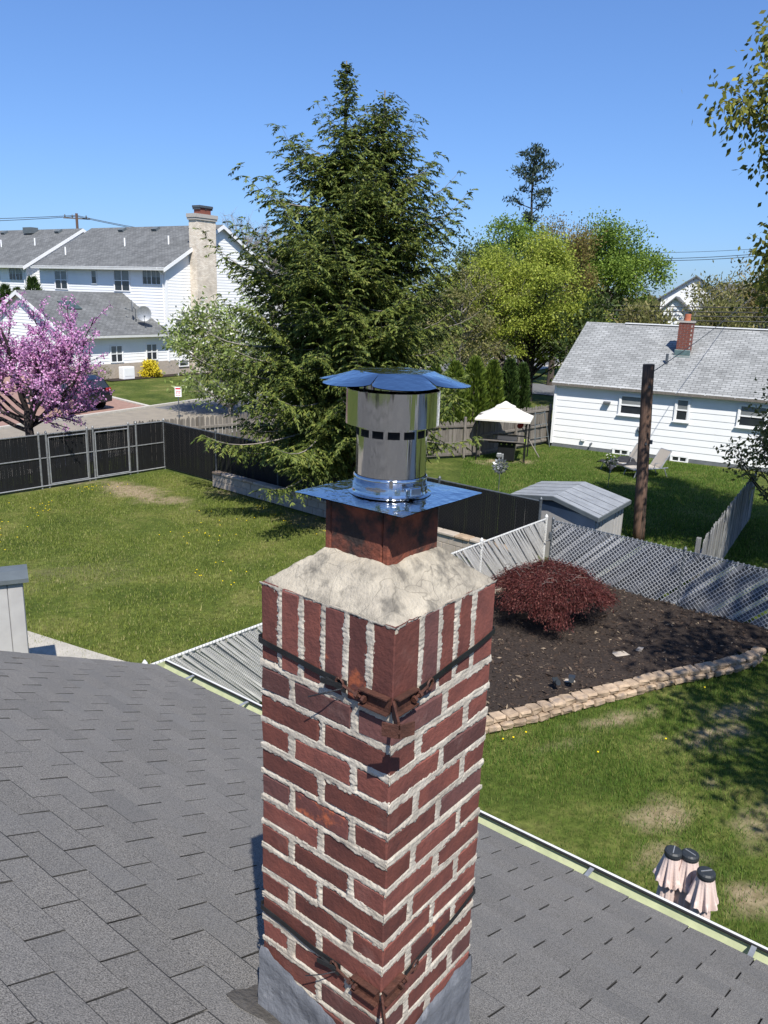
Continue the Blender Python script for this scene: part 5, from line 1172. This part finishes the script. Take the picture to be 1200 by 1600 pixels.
for (x, y, w, a, lb) in ((4.12, 12.55, .26, .3, 'flat pale stone lying on the mulch in front of the maple'), (4.5, 12.75, .15, 1, 'small flat stone on the mulch next to the larger flat one'), (3.0, 11.45, .14, .2, 'little pale rock on the mulch just inside the stone edging')):
    m_ = MB(); m_.bevbox((0, 0, 0), (w, w*.6, .03), .01); m_.v = [(p+random.uniform(-.02, .02), q_+random.uniform(-.02, .02), r) for p, q_, r in m_.v]; o = m_.build('flat_stone', M['found_tan']); o.location = (x, y, float(bedz(np.array(x), np.array(y)))+.015); o.rotation_euler = (0, 0, a); tag(o, lb, 'stone')
def spot(x, y, rz, label):
    t = thing('garden_spotlight', label, 'garden light', (x, y, float(bedz(np.array(x), np.array(y)))), rz, 'garden spotlights at the bed edge')
    m_ = MB(); m_.tube([(0, 0, -.03), (0, 0, .10)], .008, 6); m_.build('stake', M['cap_black'], t); m_ = MB(); m_.tube([(0, .05, .10), (0, -.06, .15)], [.03, .045], 12); m_.build('lamp_head', M['cap_black'], t); m_ = MB(); m_.bevbox((0, .02, .17), (.1, .07, .012), .003, Matrix.Rotation(.5, 3, 'X')); m_.build('solar_panel', M['glass'], t)
spot(2.72, 11.15, .4, 'small clear sided spotlight on the mulch near the stone edging'); spot(2.98, 11.25, -.3, 'small black spotlight just right of the first one on the mulch')
# ---- closed umbrellas beside the gutter
def umbrella(loc, lean, label, seed):
    t = thing('closed_umbrella', label, 'umbrella', loc, seed*1.1, 'closed pink umbrellas below the gutter'); t.rotation_euler = (lean[0], lean[1], seed*1.1)
    H = 2.0; m_ = MB(); m_.tube([(0, 0, 0), (0, 0, H-.02)], .019, 8); m_.build('pole', M['galv_dark'], t)
    m_ = MB(); m_.lathe([(.0, H+.032), (.05, H+.03), (.063, H+.02), (.066, H), (.063, H-.016), (.03, H-.02)], n=20); c_ = m_.build('top_cap', M['cap_black'], t)
    m_ = MB(); m_.box((0, 0, H+.0335), (.085, .007, .004)); m_.build('cap_ridge', M['galv'], c_)
    def skirt(z0, z1, r0, r1, folds, amp, ph, name):
        nz, n = 12, 96; V = []; F = []
        for i in range(nz+1):
            u = i/nz; z = z0+(z1-z0)*u
            for k in range(n):
                a = 2*math.pi*k/n; f = math.cos(a*folds+ph)+.5*math.cos(a*(folds*2+1)+ph*2); r = r0+(r1-r0)*u**1.25+amp*u*f
                V.append((r*math.cos(a+.18*u), r*math.sin(a+.18*u), z+(.022*u*math.cos(a*folds+ph) if u > .8 else 0)))
        for i in range(nz):
            for k in range(n): F.append((i*n+k, i*n+(k+1) % n, (i+1)*n+(k+1) % n, (i+1)*n+k))
        m_ = MB(); m_.add(V, F); m_.build(name, M['umbrella'], t, True)
    skirt(H-.012, H-.24, .060, .098, 8, .018, seed, 'vent_skirt'); skirt(H-.10, .62, .058, .105, 9, .026, seed*2, 'canopy_fabric')
    m_ = MB(); m_.lathe([(0, .0), (.2, .0), (.2, .05), (.05, .09), (0, .09)], n=20); m_.build('base', M['concrete'], t)
umbrella((2.21, 5.12, 0), (.02, -.03), 'closed pale pink umbrella with dark cap, leftmost of three below the gutter', 1)
umbrella((2.33, 5.02, 0), (0, 0), 'closed pale pink umbrella with dark cap, middle of three below the gutter', 2)
umbrella((2.43, 4.88, 0), (-.02, .03), 'closed pale pink umbrella with dark cap, rightmost of three below the gutter', 3)
#PART5
# ================================================================ vegetation
def limb_pts(a, b, bend=.25, n=6, droop=0):
    a = np.array(a, float); b = np.array(b, float); L = np.linalg.norm(b-a); m = (a+b)/2+rng.normal(size=3)*L*bend*.35+np.array([0, 0, L*bend*.3])
    u = np.linspace(0, 1, n)[:, None]; P = (1-u)**2*a+2*u*(1-u)*m+u*u*b; P[:, 2] -= droop*(u[:, 0]**2)*L; return P
def tree(name, label, base, trunk_h, clumps, cr, per, leaf, bark, tr, lw=(.10, .06), group=None, flat=.75, twig=.4, cat='tree', dirb=(0, 0, -.2), lean=(0, 0), crown_name='crown', taper=.25, limb_r=None, nside=6):
    """trunk with limbs running to every clump; leaves scattered round the clumps"""
    t = thing(name, label, cat, base, 0, group); b = np.array(base, float); mb = MB(); C = np.array(clumps, float)
    top = C[:, 2].max(); zt = trunk_h
    main = [np.array([0, 0, -.1])]; hh = max(zt, top*.72)
    n = 8
    tp = [np.array([lean[0]*(i/n)+.05*tr*10*math.sin(i*1.7+b[0])*(i/n), lean[1]*(i/n)+.05*tr*10*math.cos(i*2.1+b[1])*(i/n), -.1+(hh+.1)*i/n]) for i in range(n+1)]
    mb.tube(tp, [tr*(1-(1-taper)*i/n) for i in range(n+1)], 9)
    for c in C:
        d = np.hypot(c[0], c[1]); za = np.clip(c[2]-d*.75-.3, zt*.55, hh*.97); f = za/hh*n; i = int(min(f, n-1)); a = tp[i]+(tp[i+1]-tp[i])*(f-i)
        P = limb_pts(a, c, .3); L = np.linalg.norm(c-a); r0 = limb_r or min(tr*.45, .018+.012*L)
        mb.tube(P, list(np.linspace(r0, .008, len(P))), 5, False)
        for k in range(int(3*twig*4)):
            e = c+rng.normal(size=3)*cr*.5; s = P[rng.integers(3, len(P))]; mb.tube([s, (s+e)/2+rng.normal(size=3)*.06, e], [.009, .007, .003], 3, False)
    mb.build('trunk', M[bark], t)
    if per:
        N = len(C)*per; ci = np.repeat(np.arange(len(C)), per); rad = cr*rng.uniform(.7, 1.25, len(C))[ci]
        P = C[ci]+rng.normal(size=(N, 3))*rad[:, None]*.55*np.array([1, 1, flat]); D = unit(P-C[ci]+1e-6)*.5+rng.normal(size=(N, 3))*.6+np.array(dirb)
        s = rng.uniform(.7, 1.3, N); place(crown_name, leaf_mesh(crown_name, P, D, lw[0]*s, lw[1]*s, M[leaf]), t)
    return t
def ell(n, c, r, inner=.45, seed=0, low=-1):
    rg = np.random.default_rng(seed); out = []
    while len(out) < n:
        p = rg.normal(size=3); p /= np.linalg.norm(p); q = rg.uniform(inner**3, 1)**(1/3)
        if p[2]*q < low: continue
        out.append(np.array(c)+p*q*np.array(r)*(1+.12*math.sin(p[0]*5+seed)+.1*math.cos(p[1]*6+seed)))
    return np.array(out)
# ---- the big hemlock behind the dark fence
def conifer(label, base, H, prof, nb, seed, tops, leaf='spruce', bark='bark_pale', name='spruce_tree', step=.056, qlen=.145, qw=.046, zmin=1.6):
    rg = np.random.default_rng(seed); t = thing(name, label, 'tree', base); mb = MB()
    P_, D_, L_, W_, N_ = [], [], [], [], []
    for (tx, ty, th, z0) in tops:
        n = 9; pts = [np.array([tx*min(1, (z0*.0+i/n)*1.6), ty*min(1, i/n*1.6), th*i/n]) for i in range(n+1)]; mb.tube(pts, [.21*(1-i/n)+.015 for i in range(n+1)], 8)
    hs = zmin+(H-zmin)*(1-rg.random(nb)**.62*.995)
    hs = np.concatenate([zmin+(H-zmin)*np.linspace(0, .995, nb)**.9]); hs += rg.normal(size=nb)*.12; hs = np.clip(hs, zmin, H*.995)
    for i, h in enumerate(hs):
        if h > H*.9 and i % 2: continue
        k = rg.integers(len(tops)) if h > tops[-1][3] else 0; tx, ty, th, _ = tops[k]
        if h > th*.985: k = 0; tx, ty, th, _ = tops[0]
        f = min(1, h/th*1.6); ox, oy = tx*f, ty*f
        az = i*2.39996+rg.normal()*.35; R = prof(h, az, k)*rg.uniform(.62, 1.08)
        R = max(R, .05)
        rise = .10+.75*max(0, h/H-.35)+rg.normal()*.10-(.16 if h < 3 else 0); m = max(5, int(R/.16))
        u = np.linspace(.04, 1, m); rad = R*u; z = h+R*(rise*u-.42*u**2+.30*u**4*(1+h/H)); az_ = az+.12*np.sin(u*3+i)
        Q = np.stack([ox+rad*np.cos(az_), oy+rad*np.sin(az_), z], 1)
        if R > .3: mb.tube(Q[::2] if m > 7 else Q, list(np.linspace(.008+.008*R, .003, len(Q[::2] if m > 7 else Q))), 4, False)
        tan = unit(np.gradient(Q, axis=0)); side = unit(np.cross(tan, [0, 0, 1.]))
        # secondary sprays on both sides, denser outward
        for j in range(m):
            if u[j] < .22 and h < H*.7: continue
            for sg in (-1, 1):
                ln = (.22+.34*R*(1-u[j])*.55+.10)*rg.uniform(.6, 1.25)*min(1.0, .14+R*.95); nq = max(2, int(ln/step)); w = np.linspace(0, 1, nq)[:, None]
                d0 = unit(side[j]*sg*1.0+tan[j]*.75+np.array([0, 0, -.10+rg.normal()*.22]))
                S = Q[j]+d0*w*ln; S[:, 2] -= (.30+.2*rg.random())*ln*w[:, 0]**2
                dd = unit(np.gradient(S, axis=0)) if nq > 1 else d0[None]; sd = unit(np.cross(dd, [0, 0, 1.]))
                for s2 in (-1, 0, 1):
                    P_.append(S); D_.append(dd*(1.0)+sd*s2*.85+np.array([0, 0, -.35])+rg.normal(size=(nq, 3))*.22); L_.append(np.full(nq, qlen*min(1, .4+R))*rg.uniform(.55, 1.1, nq)); W_.append(np.full(nq, qw)*rg.uniform(.6, 1.15, nq)); N_.append(np.array([[0, 0, 1.]])+rg.normal(size=(nq, 3))*.45)
    mb.build('trunk', M[bark], t)
    P_ = np.vstack(P_); D_ = np.vstack(D_); place('crown', leaf_mesh('crown', P_, D_, np.concatenate(L_), np.concatenate(W_), M[leaf], nrm=np.vstack(N_)), t)
    return t, len(P_)
def sprof(h, az, k):
    r = np.interp(h, [1.3, 1.8, 2.4, 3.1, 4.2, 6.1, 7.5, 8.6, 9.6, 10.6, 11.5], [1.5, 2.0, 2.9, 3.7, 3.65, 3.1, 2.45, 1.65, .82, .30, .03])
    r = r*.98
    fr = max(0, -math.sin(az))**3*(2.35 < h < 3.3)          # low boughs reach out over the lawn
    r = r+(4.3-r)*fr
    if h < 4.8 and math.cos(az) > .2: r *= 1-.22*math.cos(az)
    if k == 1: r *= .8
    lob = 1+.17*math.sin(az*3+h*1.1)+.13*math.sin(az*5-h*2.3)
    return r*lob
_, nsp = conifer('tall dark green hemlock spruce with twin tips behind the dark fence', (-.95, 21.6, 0), 11.3, sprof, 660, 3, [(-.33, 0, 11.35, 0), (.62, .1, 10.75, 6.8)])
tree('lime_tree', 'loose yellow green tree with visible pale limbs between the hemlock and the lime tree', (5.4, 46.5, 0), 2.4, ell(60, (0, 0, 5.0), (2.6, 1.8, 3.2), .3, 111), .55, 220, 'lime', 'bark_pale', .2, (.12, .08), flat=.6, twig=.9)
tree('olive_tree', 'dull green tree filling the gap behind the lime tree', (7.4, 56, 0), 2.4, ell(50, (0, 0, 6.4), (4.2, 2.4, 3.0), .3, 113), .9, 260, 'yew', 'bark', .24, (.17, .10), flat=.8)
# thin far pine
t = thing('pine_tree', 'tall thin bare pine with a few tufts rising behind the lime tree', 'tree', (11.3, 70, 0)); mb = MB(); pts = [(-.3*math.sin(i*.9)*.5, 0, 18.0*i/10) for i in range(11)]; mb.tube(pts, [.24*(1-i/10)+.03 for i in range(11)], 7)
P_ = []
rp_ = np.random.default_rng(77)
for i, h in enumerate(np.concatenate([np.linspace(14.4, 17.7, 17), np.array([11.6, 11.9, 12.1, 12.4, 12.9, 13.3, 13.9])])):
    az = i*2.4+rp_.normal()*.4; R = rp_.uniform(.55, 1.75)*(1.15 if h < 16.5 else .7); e = np.array([R*math.cos(az)-.15*(h < 13.5)*3, R*math.sin(az), h+R*rp_.uniform(-.1, .5)]); a = np.array([0, 0, h-.2]); mb.tube(limb_pts(a, e, .1, 4), [.05, .035, .025, .01], 4, False)
    n = rp_.integers(60, 110); u = rp_.uniform(.55, 1.1, (n, 1)); P_.append(a+(e-a)*u+rp_.normal(size=(n, 3))*np.array([.26, .26, .13]))
mb.build('trunk', M['bark'], t); P_ = np.vstack(P_); place('crown', leaf_mesh('crown', P_, rng.normal(size=P_.shape)+[0, 0, .5], .38, .11, M['dark_needle']), t)
# deciduous trees to the right of the hemlock
tree('lime_tree', 'bright yellow green spring tree in front, right beside the hemlock', (8.4, 48.5, 0), 2.2, np.vstack([ell(70, (-1.0, -.6, 5.6), (3.9, 3.0, 3.0), .35, 11), ell(26, (-3.4, -1, 6.2), (2.4, 1.6, 2.2), .3, 12), ell(22, (2.2, -.8, 4.6), (2.4, 1.5, 1.8), .3, 19), ell(14, (.6, 0, 8.6), (1.8, 1.3, 1.3), .3, 20)]), .72, 360, 'lime', 'bark_dark', .34, (.13, .085), flat=.6, twig=.5)
tree('lime_tree', 'yellow green tree with olive leaves filling the gap beside the arborvitae row', (3.8, 44, 0), 1.6, ell(44, (0, 0, 4.3), (2.3, 1.8, 2.8), .25, 13), .62, 260, 'olive', 'bark_pale', .22, (.13, .07), flat=.7, twig=.6)
tree('bronze_tree', 'bronze leaved upright tree behind the lime tree', (11.6, 58, 0), 3, ell(60, (0, 0, 7.6), (2.6, 2.4, 3.9), .25, 14), .75, 300, 'bronze', 'bark', .26, (.17, .075), flat=1.1, dirb=(0, 0, .5), twig=.6)
tree('green_tree', 'dense fresh green round tree at the back right of the lime tree', (16.6, 64, 0), 2.5, ell(70, (0, 0, 7.6), (3.6, 3.2, 3.6), .45, 15), .9, 480, 'green', 'bark', .3, (.18, .12), flat=.8)
tree('green_tree', 'fresh green tree peeking over the bronze tree beside the thin pine', (9.2, 66, 0), 2.5, ell(40, (0, 0, 9.2), (2.8, 2.6, 2.9), .35, 16), .85, 380, 'green', 'bark', .26, (.18, .12), flat=.8)
tree('olive_tree', 'olive grey upright bushy tree just behind the ranch roof', (14.6, 50, 0), 1.2, ell(46, (0, 0, 4.0), (2.5, 2, 2.4), .2, 17), .65, 120, 'olive', 'bark_pale', .16, (.30, .10), flat=1.3, dirb=(0, 0, 1.0), twig=.7)
tree('olive_tree', 'olive green low tree between the lime tree and the ranch roof', (11.3, 46.5, 0), 1.2, ell(34, (0, 0, 3.7), (2.2, 1.8, 2.2), .2, 18), .7, 120, 'yew', 'bark_pale', .16, (.28, .12), flat=1.0, dirb=(0, 0, .6), twig=.7)
for i, (x, y, h, r, lf, lb) in enumerate(((31.5, 78, 8.2, 3.6, 'olive', 'pale half bare tree with tan catkins right of the far gable'), (36, 80, 9.6, 3.8, 'bronze', 'tall half bare brownish tree at the back right'), (42, 78, 9.4, 4.2, 'olive', 'broad olive tree at the right edge behind the ranch'), (38, 66, 6.6, 3.0, 'yew', 'darker olive bush tree low at the right edge behind the ranch'), (27.5, 70, 6.0, 2.6, 'olive', 'low olive bush tree under the far gable'), (46, 96, 11, 4.5, 'green', 'far green tree at the right edge under the wires'), (22.6, 92, 7.6, 3.2, 'olive', 'far small olive tree left of the gable house'))):
    tree('far_tree', lb, (x, y, 0), 2.2, ell(48, (0, 0, h*.62), (r, r*.9, h*.40), .25, 60+i), .9, 95, lf, 'bark_pale', .22, (.36, .14), twig=.8, flat=1.0, dirb=(0, 0, .4))
for i, (x, y, h) in enumerate(((-13.2, 74, 13.2), (-10.0, 70, 12.0), (-16.0, 86, 12.6))):
    tree('bare_tree', ('bare grey twig tree just right of the white gable', 'bare grey twig tree close to the hemlock edge', 'farther bare grey tree behind the gable')[i], (x, y, 0), 4, ell(60, (0, 0, h*.72), (2.6, 2.6, h*.27), .3, 80+i), .8, 0, 'olive', 'bark_pale', .2, twig=1.6)
# arborvitae rows
def column(label, loc, h, r, leaf, group, n=2600):
    t = thing('arborvitae', label, 'shrub', loc, 0, group); u = rng.random(n)**.8; a = rng.uniform(0, 6.283, n); pr = np.interp(u, [0, .12, .55, .85, 1], [.75, 1, .82, .45, .05])
    R = r*pr*(.72+.34*rng.random(n))*(1+.1*np.sin(a*4+u*9)); P = np.stack([R*np.cos(a), R*np.sin(a), .05+u*h*.96], 1); D = np.stack([np.cos(a)*.55, np.sin(a)*.55, np.full(n, 1.0)], 1)+rng.normal(size=(n, 3))*.25
    m_ = MB(); m_.tube([(0, 0, 0), (0, 0, h*.75)], [.05, .02], 6); m_.build('stem', M['bark'], t); place('foliage', leaf_mesh('foliage', P, D, h*.075+.06, .055+h*.006, M[leaf]), t); return t
for i, (x, y, h, r) in enumerate(((2.9, 35.2, 3.1, .62), (3.8, 35.6, 3.3, .6), (4.65, 36, 3.15, .52), (5.45, 36.4, 3.2, .42), (6.1, 36.9, 3.0, .38), (2.0, 34.8, 3.0, .6))):
    column(('lime green arborvitae second from the left in the row behind the gazebo', 'lime green arborvitae third from the left behind the gazebo', 'lime green arborvitae directly behind the gazebo top', 'dark slim arborvitae next to last in the row behind the gazebo', 'dark slim arborvitae at the right end of the row near the ranch corner', 'lime green arborvitae at the left end of the row against the hemlock')[i], (x, y, 0), h, r, 'arb' if i in (3, 4) else 'arb_lime', 'arborvitae row behind the gazebo', 2400)
for i, (x, y, h, r) in enumerate(((-30.6, 62, 4.6, .85), (-29.0, 62, 5.6, .95), (-27.9, 61.6, 5.4, .7), (-26.6, 61.4, 6.2, .95))):
    column(('shortest dark arborvitae at the left picture edge', 'tall dark arborvitae second from the left edge', 'slim dark arborvitae between two wider ones', 'tallest dark arborvitae, rightmost by the pale house wall')[i], (x, y, 0), h, r, 'arb', 'arborvitae by the left houses', 1500)
# white-flowering shrub left of the hemlock
tr_ = tree('dogwood_tree', 'pale green small tree with creamy blossom between the cream chimney and the hemlock', (-7.6, 38.6, 0), .8, np.vstack([ell(52, (0, 0, 3.1), (2.5, 2.0, 2.5), .3, 31), ell(14, (-1.2, 0, 3.6), (1.5, 1.4, 1.4), .4, 32)]), .6, 120, 'pale_leaf', 'bark_pale', .14, (.20, .09), twig=.7)
Cb = ell(46, (-.6, -.4, 3.5), (2.3, 1.8, 2.0), .5, 33); ci = np.repeat(np.arange(46), 11); Pb = Cb[ci]+rng.normal(size=(len(ci), 3))*.3; place('blossom', leaf_mesh('blossom', Pb, rng.normal(size=Pb.shape), .14, .11, M['petal_white']), tr_)
tree('yew_bush', 'rounded dark green shrub at the foot of the cream chimney', (-11.3, 55.5, 0), .3, ell(14, (0, 0, .7), (1.0, .9, .6), .2, 34), .4, 120, 'yew', 'bark', .06, (.16, .08), cat='shrub')
tree('forsythia_bush', 'round bright yellow bush by the wing foundation', (-16.05, 54.6, 0), .2, ell(22, (0, 0, .52), (.62, .6, .52), .3, 35), .24, 130, 'yellow_leaf', 'bark', .04, (.12, .08), cat='shrub', twig=.2)
tree('grey_bush', 'low bare grey brown shrub beside the driveway edge', (-18.6, 50.6, 0), .15, ell(26, (0, 0, .5), (1.1, .8, .45), .2, 36), .3, 30, 'olive', 'bark_pale', .04, (.10, .05), cat='shrub', twig=1.2)
# redbud: forked dark limbs with blossom along the outer wood
def redbud():
    base = np.array([-11.6, 25.6, 0]); t = thing('redbud_tree', 'pink blossoming redbud with dark spreading limbs behind the left fence', 'tree', tuple(base)); mb = MB(); P_, D_ = [], []
    rg = np.random.default_rng(5)
    mb.tube([(.0, 0, -.1), (.05, 0, .8), (.0, 0, 1.5), (.03, .0, 1.95)], [.17, .14, .13, .12], 9)
    def grow(p, d, L, r, lev):
        n = 6; pts = [p]; dd = d.copy()
        for i in range(n): dd = unit(dd+rg.normal(size=3)*.13+np.array([0, 0, .045 if lev < 2 else .02])); pts.append(pts[-1]+dd*L/n)
        pts = np.array(pts); mb.tube(pts, list(np.linspace(r, r*.45, n+1)), 6 if lev < 2 else 4, False)
        dens = (0, 3, 11, 19)[lev]
        if dens:
            m = int(dens*L); u = rg.uniform(.25 if lev == 1 else 0, 1, m)*n; i = np.minimum(u.astype(int), n-1); q = pts[i]+(pts[i+1]-pts[i])*(u-i)[:, None]+rg.normal(size=(m, 3))*.035
            k = 3; q = np.repeat(q, k, 0)+rg.normal(size=(m*k, 3))*.03; P_.append(q); D_.append(rg.normal(size=(m*k, 3)))
        if lev < 3:
            nc = (0, 6, 6)[lev] if lev else 0
            for c in range(nc):
                u = rg.uniform(.3, 1)*n; i = int(min(u, n-1)); q = pts[i]+(pts[i+1]-pts[i])*(u-i); a = unit(rg.normal(size=3)); nd = unit(dd*.8+a*.8+np.array([0, 0, .25])); grow(q, nd, L*rg.uniform(.38, .66), r*.42, lev+1)
    for i in range(17):
        az = i*2.39996+.4; el = rg.uniform(.10, 1.2); d = np.array([math.cos(az)*math.cos(el), math.sin(az)*math.cos(el)*.8, math.sin(el)]); z = rg.uniform(1.15, 1.95); grow(np.array([.02, 0, z]), d, rg.uniform(1.9, 3.0), rg.uniform(.045, .08), 1)
    mb.build('trunk', M['bark_dark'], t); P_ = np.vstack(P_); place('blossom', leaf_mesh('blossom', P_, np.vstack(D_), .075, .055, M['pink']), t)
redbud()
# red laceleaf maple in the bed
def lace():
    t = thing('red_maple_shrub', 'low mounded dark red laceleaf maple in the mulch bed', 'shrub', (3.16, 14.0, .12)); mb = MB(); mb.tube([(0, 0, 0), (.04, .02, .3), (-.03, 0, .55)], [.07, .06, .05], 8); P_, D_ = [], []; rg = np.random.default_rng(8)
    for i in range(230):
        az = rg.uniform(0, 6.283); R = .95*math.sqrt(rg.uniform(.0, 1))*(1+.07*math.sin(az*3+1)+.05*math.sin(az*7)); top = .97-.56*(R/1.05)**2.6+.05*math.sin(az*5)+rg.normal()*.03; e = np.array([R*math.cos(az), R*math.sin(az)*.98, top]); a = np.array([0, 0, .48]); m = (a+e)/2+np.array([0, 0, .12]); u = np.linspace(0, 1, 6)[:, None]; Q = (1-u)**2*a+2*u*(1-u)*m+u*u*e
        if i % 3 == 0: mb.tube(Q, list(np.linspace(.014, .004, 6)), 4, False)
        n = 210; out = np.array([math.cos(az), math.sin(az), -.9]); w = rg.uniform(0, 1, (n, 1)); P_.append(e+rg.normal(size=(n, 3))*np.array([.10, .10, .035])+out*w*.08*np.array([1, 1, .8])*(.4+R)); D_.append(out*np.array([1, 1, .8])+rg.normal(size=(n, 3))*.6)
    mb.build('trunk', M['bark_pale'], t); P_ = np.vstack(P_); place('crown', leaf_mesh('crown', P_, np.vstack(D_), .055, .013, M['red_leaf']), t)
    tw = MB()
    for i in range(46):
        a = np.array([rg.normal()*.35, rg.normal()*.3, .93]); d = np.array([rg.normal(), rg.normal(), .35])*.12; tw.tube([a, a+d*.6+[0, 0, .03], a+d*1.5], [.004, .003, .002], 3, False)
    tag(tw.build('bare_twigs', M['bark_pale'], t), kind='stuff')
lace()
# trees at the right: their boughs reach into the picture and shade the yards
tree('maple_tree', 'broad maple at the right edge with yellowish young leaves hanging into the sky', (10.5, 15.4, 0), 3.6, (lambda A: A[~((A[:, 0] < -1.0) & (A[:, 1] < .2))])(np.vstack([ell(210, (-.1, 0, 9.9), (3.9, 3.6, 3.7), .5, 51), ell(60, (-.2, .3, 6.8), (3.7, 3.3, 1.3), .55, 52)])), .55, 380, 'maple_leaf', 'bark', .30, (.13, .08), flat=.9, dirb=(0, 0, -.9), twig=.9)
tree('maple_tree', 'maple shading the stone edging and right lawn from beyond the right border', (9.0, 4.7, 0), 3.2, ell(90, (0, 0, 8.0), (3.7, 3.5, 3.5), .3, 53), .85, 190, 'maple_leaf', 'bark', .28, (.17, .10), twig=.3)
tree('young_tree', 'small yellow green leafed tree leaning over the silvery fence at the right edge', (10.3, 20.2, 0), 1.0, ell(34, (0, 0, 2.55), (1.35, 1.2, 1.25), .3, 54), .38, 80, 'olive', 'bark_dark', .08, (.13, .07), twig=.8, dirb=(0, 0, -.3))
# far wood closing the horizon
N = 9000; az = rng.uniform(-.75, .75, N); Rr = rng.uniform(170, 260, N); hgt = 6.5+3.0*fbm(az*14+4, az*0, 91, 3)+1.8*fbm(az*60, az*0, 92, 2); zz = hgt*rng.random(N)**.6
P_ = np.stack([Rr*np.sin(az), Rr*np.cos(az), zz], 1); o = place('far_wood', leaf_mesh('far_wood', P_, rng.normal(size=(N, 3)), 2.6, 1.9, M['olive'])); tag(o, 'distant wood', kind='stuff')
# ================================================================ grass and dandelions
BED = poly
fence_line = [(-7.43, 26.35), (3.5, 17.25), (3.73, 16.95), (-2.95, 9.2), (-5.0, 10.5), (-16.0, 16.5)]
def roof_side(x, y): return (x-G0.x)*math.sin(YAW)+(y-G0.y)*math.cos(YAW)
def grass(name, pol, n, hmin, hmax, w, m, clump=.5, keepf=None):
    P = np.array(pol); lo, hi = P.min(0), P.max(0); q = rng.uniform(lo, hi, (int(n*1.2), 2)); q = q[in_poly(q[:, 0], q[:, 1], pol)]
    x, y = q[:, 0], q[:, 1]; b = bare_at(x, y); d = fbm(x*1.1, y*1.1, 71, 3)+.6*fbm(x*4, y*4, 72, 2); k = (rng.random(len(x)) > b*.93) & (rng.random(len(x)) < .78+clump*d) & ~in_poly(x, y, BED)
    if keepf is not None: k &= keepf(x, y)
    x, y, d = x[k], y[k], d[k]; nn = len(x); h = rng.uniform(hmin, hmax, nn)*(1+.5*np.clip(d, -.6, .8)); a = rng.uniform(0, 6.283, nn); tilt = np.abs(rng.normal(size=nn))*.55
    base = np.stack([x, y, np.full(nn, -.02)], 1); D = np.stack([np.cos(a)*tilt, np.sin(a)*tilt, np.ones(nn)], 1); D = unit(D); S = np.stack([-np.sin(a), np.cos(a), np.zeros(nn)], 1)*(w*rng.uniform(.6, 1.3, nn))[:, None]*.5
    V = np.stack([base-S, base+S, base+D*(h+.02)[:, None]], 1).reshape(-1, 3); o = place(name, fast_mesh(name, V, np.arange(3*nn).reshape(-1, 3), M[m])); tag(o, 'mown grass', kind='stuff')
rl = [(1.0, 10.0), (-.2, 9.4), (-2.0, 7.2), (3.0, 3.3), (6.5, 6.0), (8.5, 12.8), (6.7, 12.7), (4.4, 11.5)]
grass('grass_blades', rl, 260000, .025, .062, .0065, 'blade', .55)
grass('grass_blades', [(-7.3, 26.0), (3.0, 17.4), (3.3, 16.9), (-2.9, 9.6), (-4.0, 9.4), (-6.0, 11.5), (-15.0, 17.0)], 330000, .025, .06, .011, 'blade_dry', .5)
grass('grass_blades', [(2.0, 22.5), (3.0, 30.0), (7.0, 33.2), (13.5, 29.2), (11, 21), (7.4, 15.6), (4.0, 17.2)], 190000, .03, .075, .015, 'blade', .45)
DM = []
for k in range(4):
    m_ = MB(); 
    for j in range(1): m_.lathe([(0, .034), (.015, .036), (.014, .044), (0, .047)], (random.uniform(-.07, .07)*(j > 0), random.uniform(-.07, .07)*(j > 0), 0), 7)
    DM.append(m_.mesh('dandelion', M['dandelion']))
LAWN = [(-7.3, 25.4), (2.4, 17.2), (-2.9, 10.4), (-6.0, 12.5), (-14.5, 17.5)]
k = 0; cl = [np.array([rng.uniform(-12, 2.5), rng.uniform(10, 25)]) for _ in range(30)]
while k < 170:
    p = cl[int(30*rng.random()**1.6)]+rng.normal(size=2)*.42
    if not in_poly(p[0], p[1], LAWN): continue
    o = place('dandelion', DM[k % 4], None, (p[0], p[1], .0), (0, 0, k)); tag(o, 'small yellow dandelion blooming in the left lawn', 'flower', 'dandelions in the left lawn'); k += 1
for x, y in ((4.05, 10.0), (3.0, 9.6), (1.75, 9.85), (1.9, 9.9), (2.1, 10.05), (5.2, 11.6)):
    o = place('dandelion', DM[k % 4], None, (x, y, 0), (0, 0, k)); tag(o, 'small yellow dandelion blooming in the grass below the stone edging', 'flower', 'dandelions below the stone edging'); k += 1
# unseen trees and houses added behind the camera for the steel cap to mirror
for i, (x, y) in enumerate(((-9, -9), (6, -13))):
    tree('reflection_tree', ('unseen leafy tree behind the house to the left, added for the cap to mirror', 'unseen leafy tree behind the house to the right, added for the cap to mirror')[i], (x, y, 0), 3, ell(40, (0, 0, 7), (3.4, 3.4, 3.4), .4, 95+i), 1.0, 60, 'green', 'bark', .3, (.3, .2), twig=.1)
for loc, rz, lb, wm in (((-16, -9, 0), R_(20), 'unseen red brick house behind the roof to the left, added for the cap to mirror', 'red_brick'), ((14, -7, 0), R_(-25), 'unseen pale house behind the roof to the right, added for the cap to mirror', 'siding'), ((4, -24, 0), R_(-38), 'unseen red brick house straight behind the roof, added for the cap to mirror', 'red_brick')):
    h = gable_house(loc, rz, 9, 7, 3.2, 5.4, lb, wm); h['group'] = 'unseen houses added behind the roof for the cap to mirror'
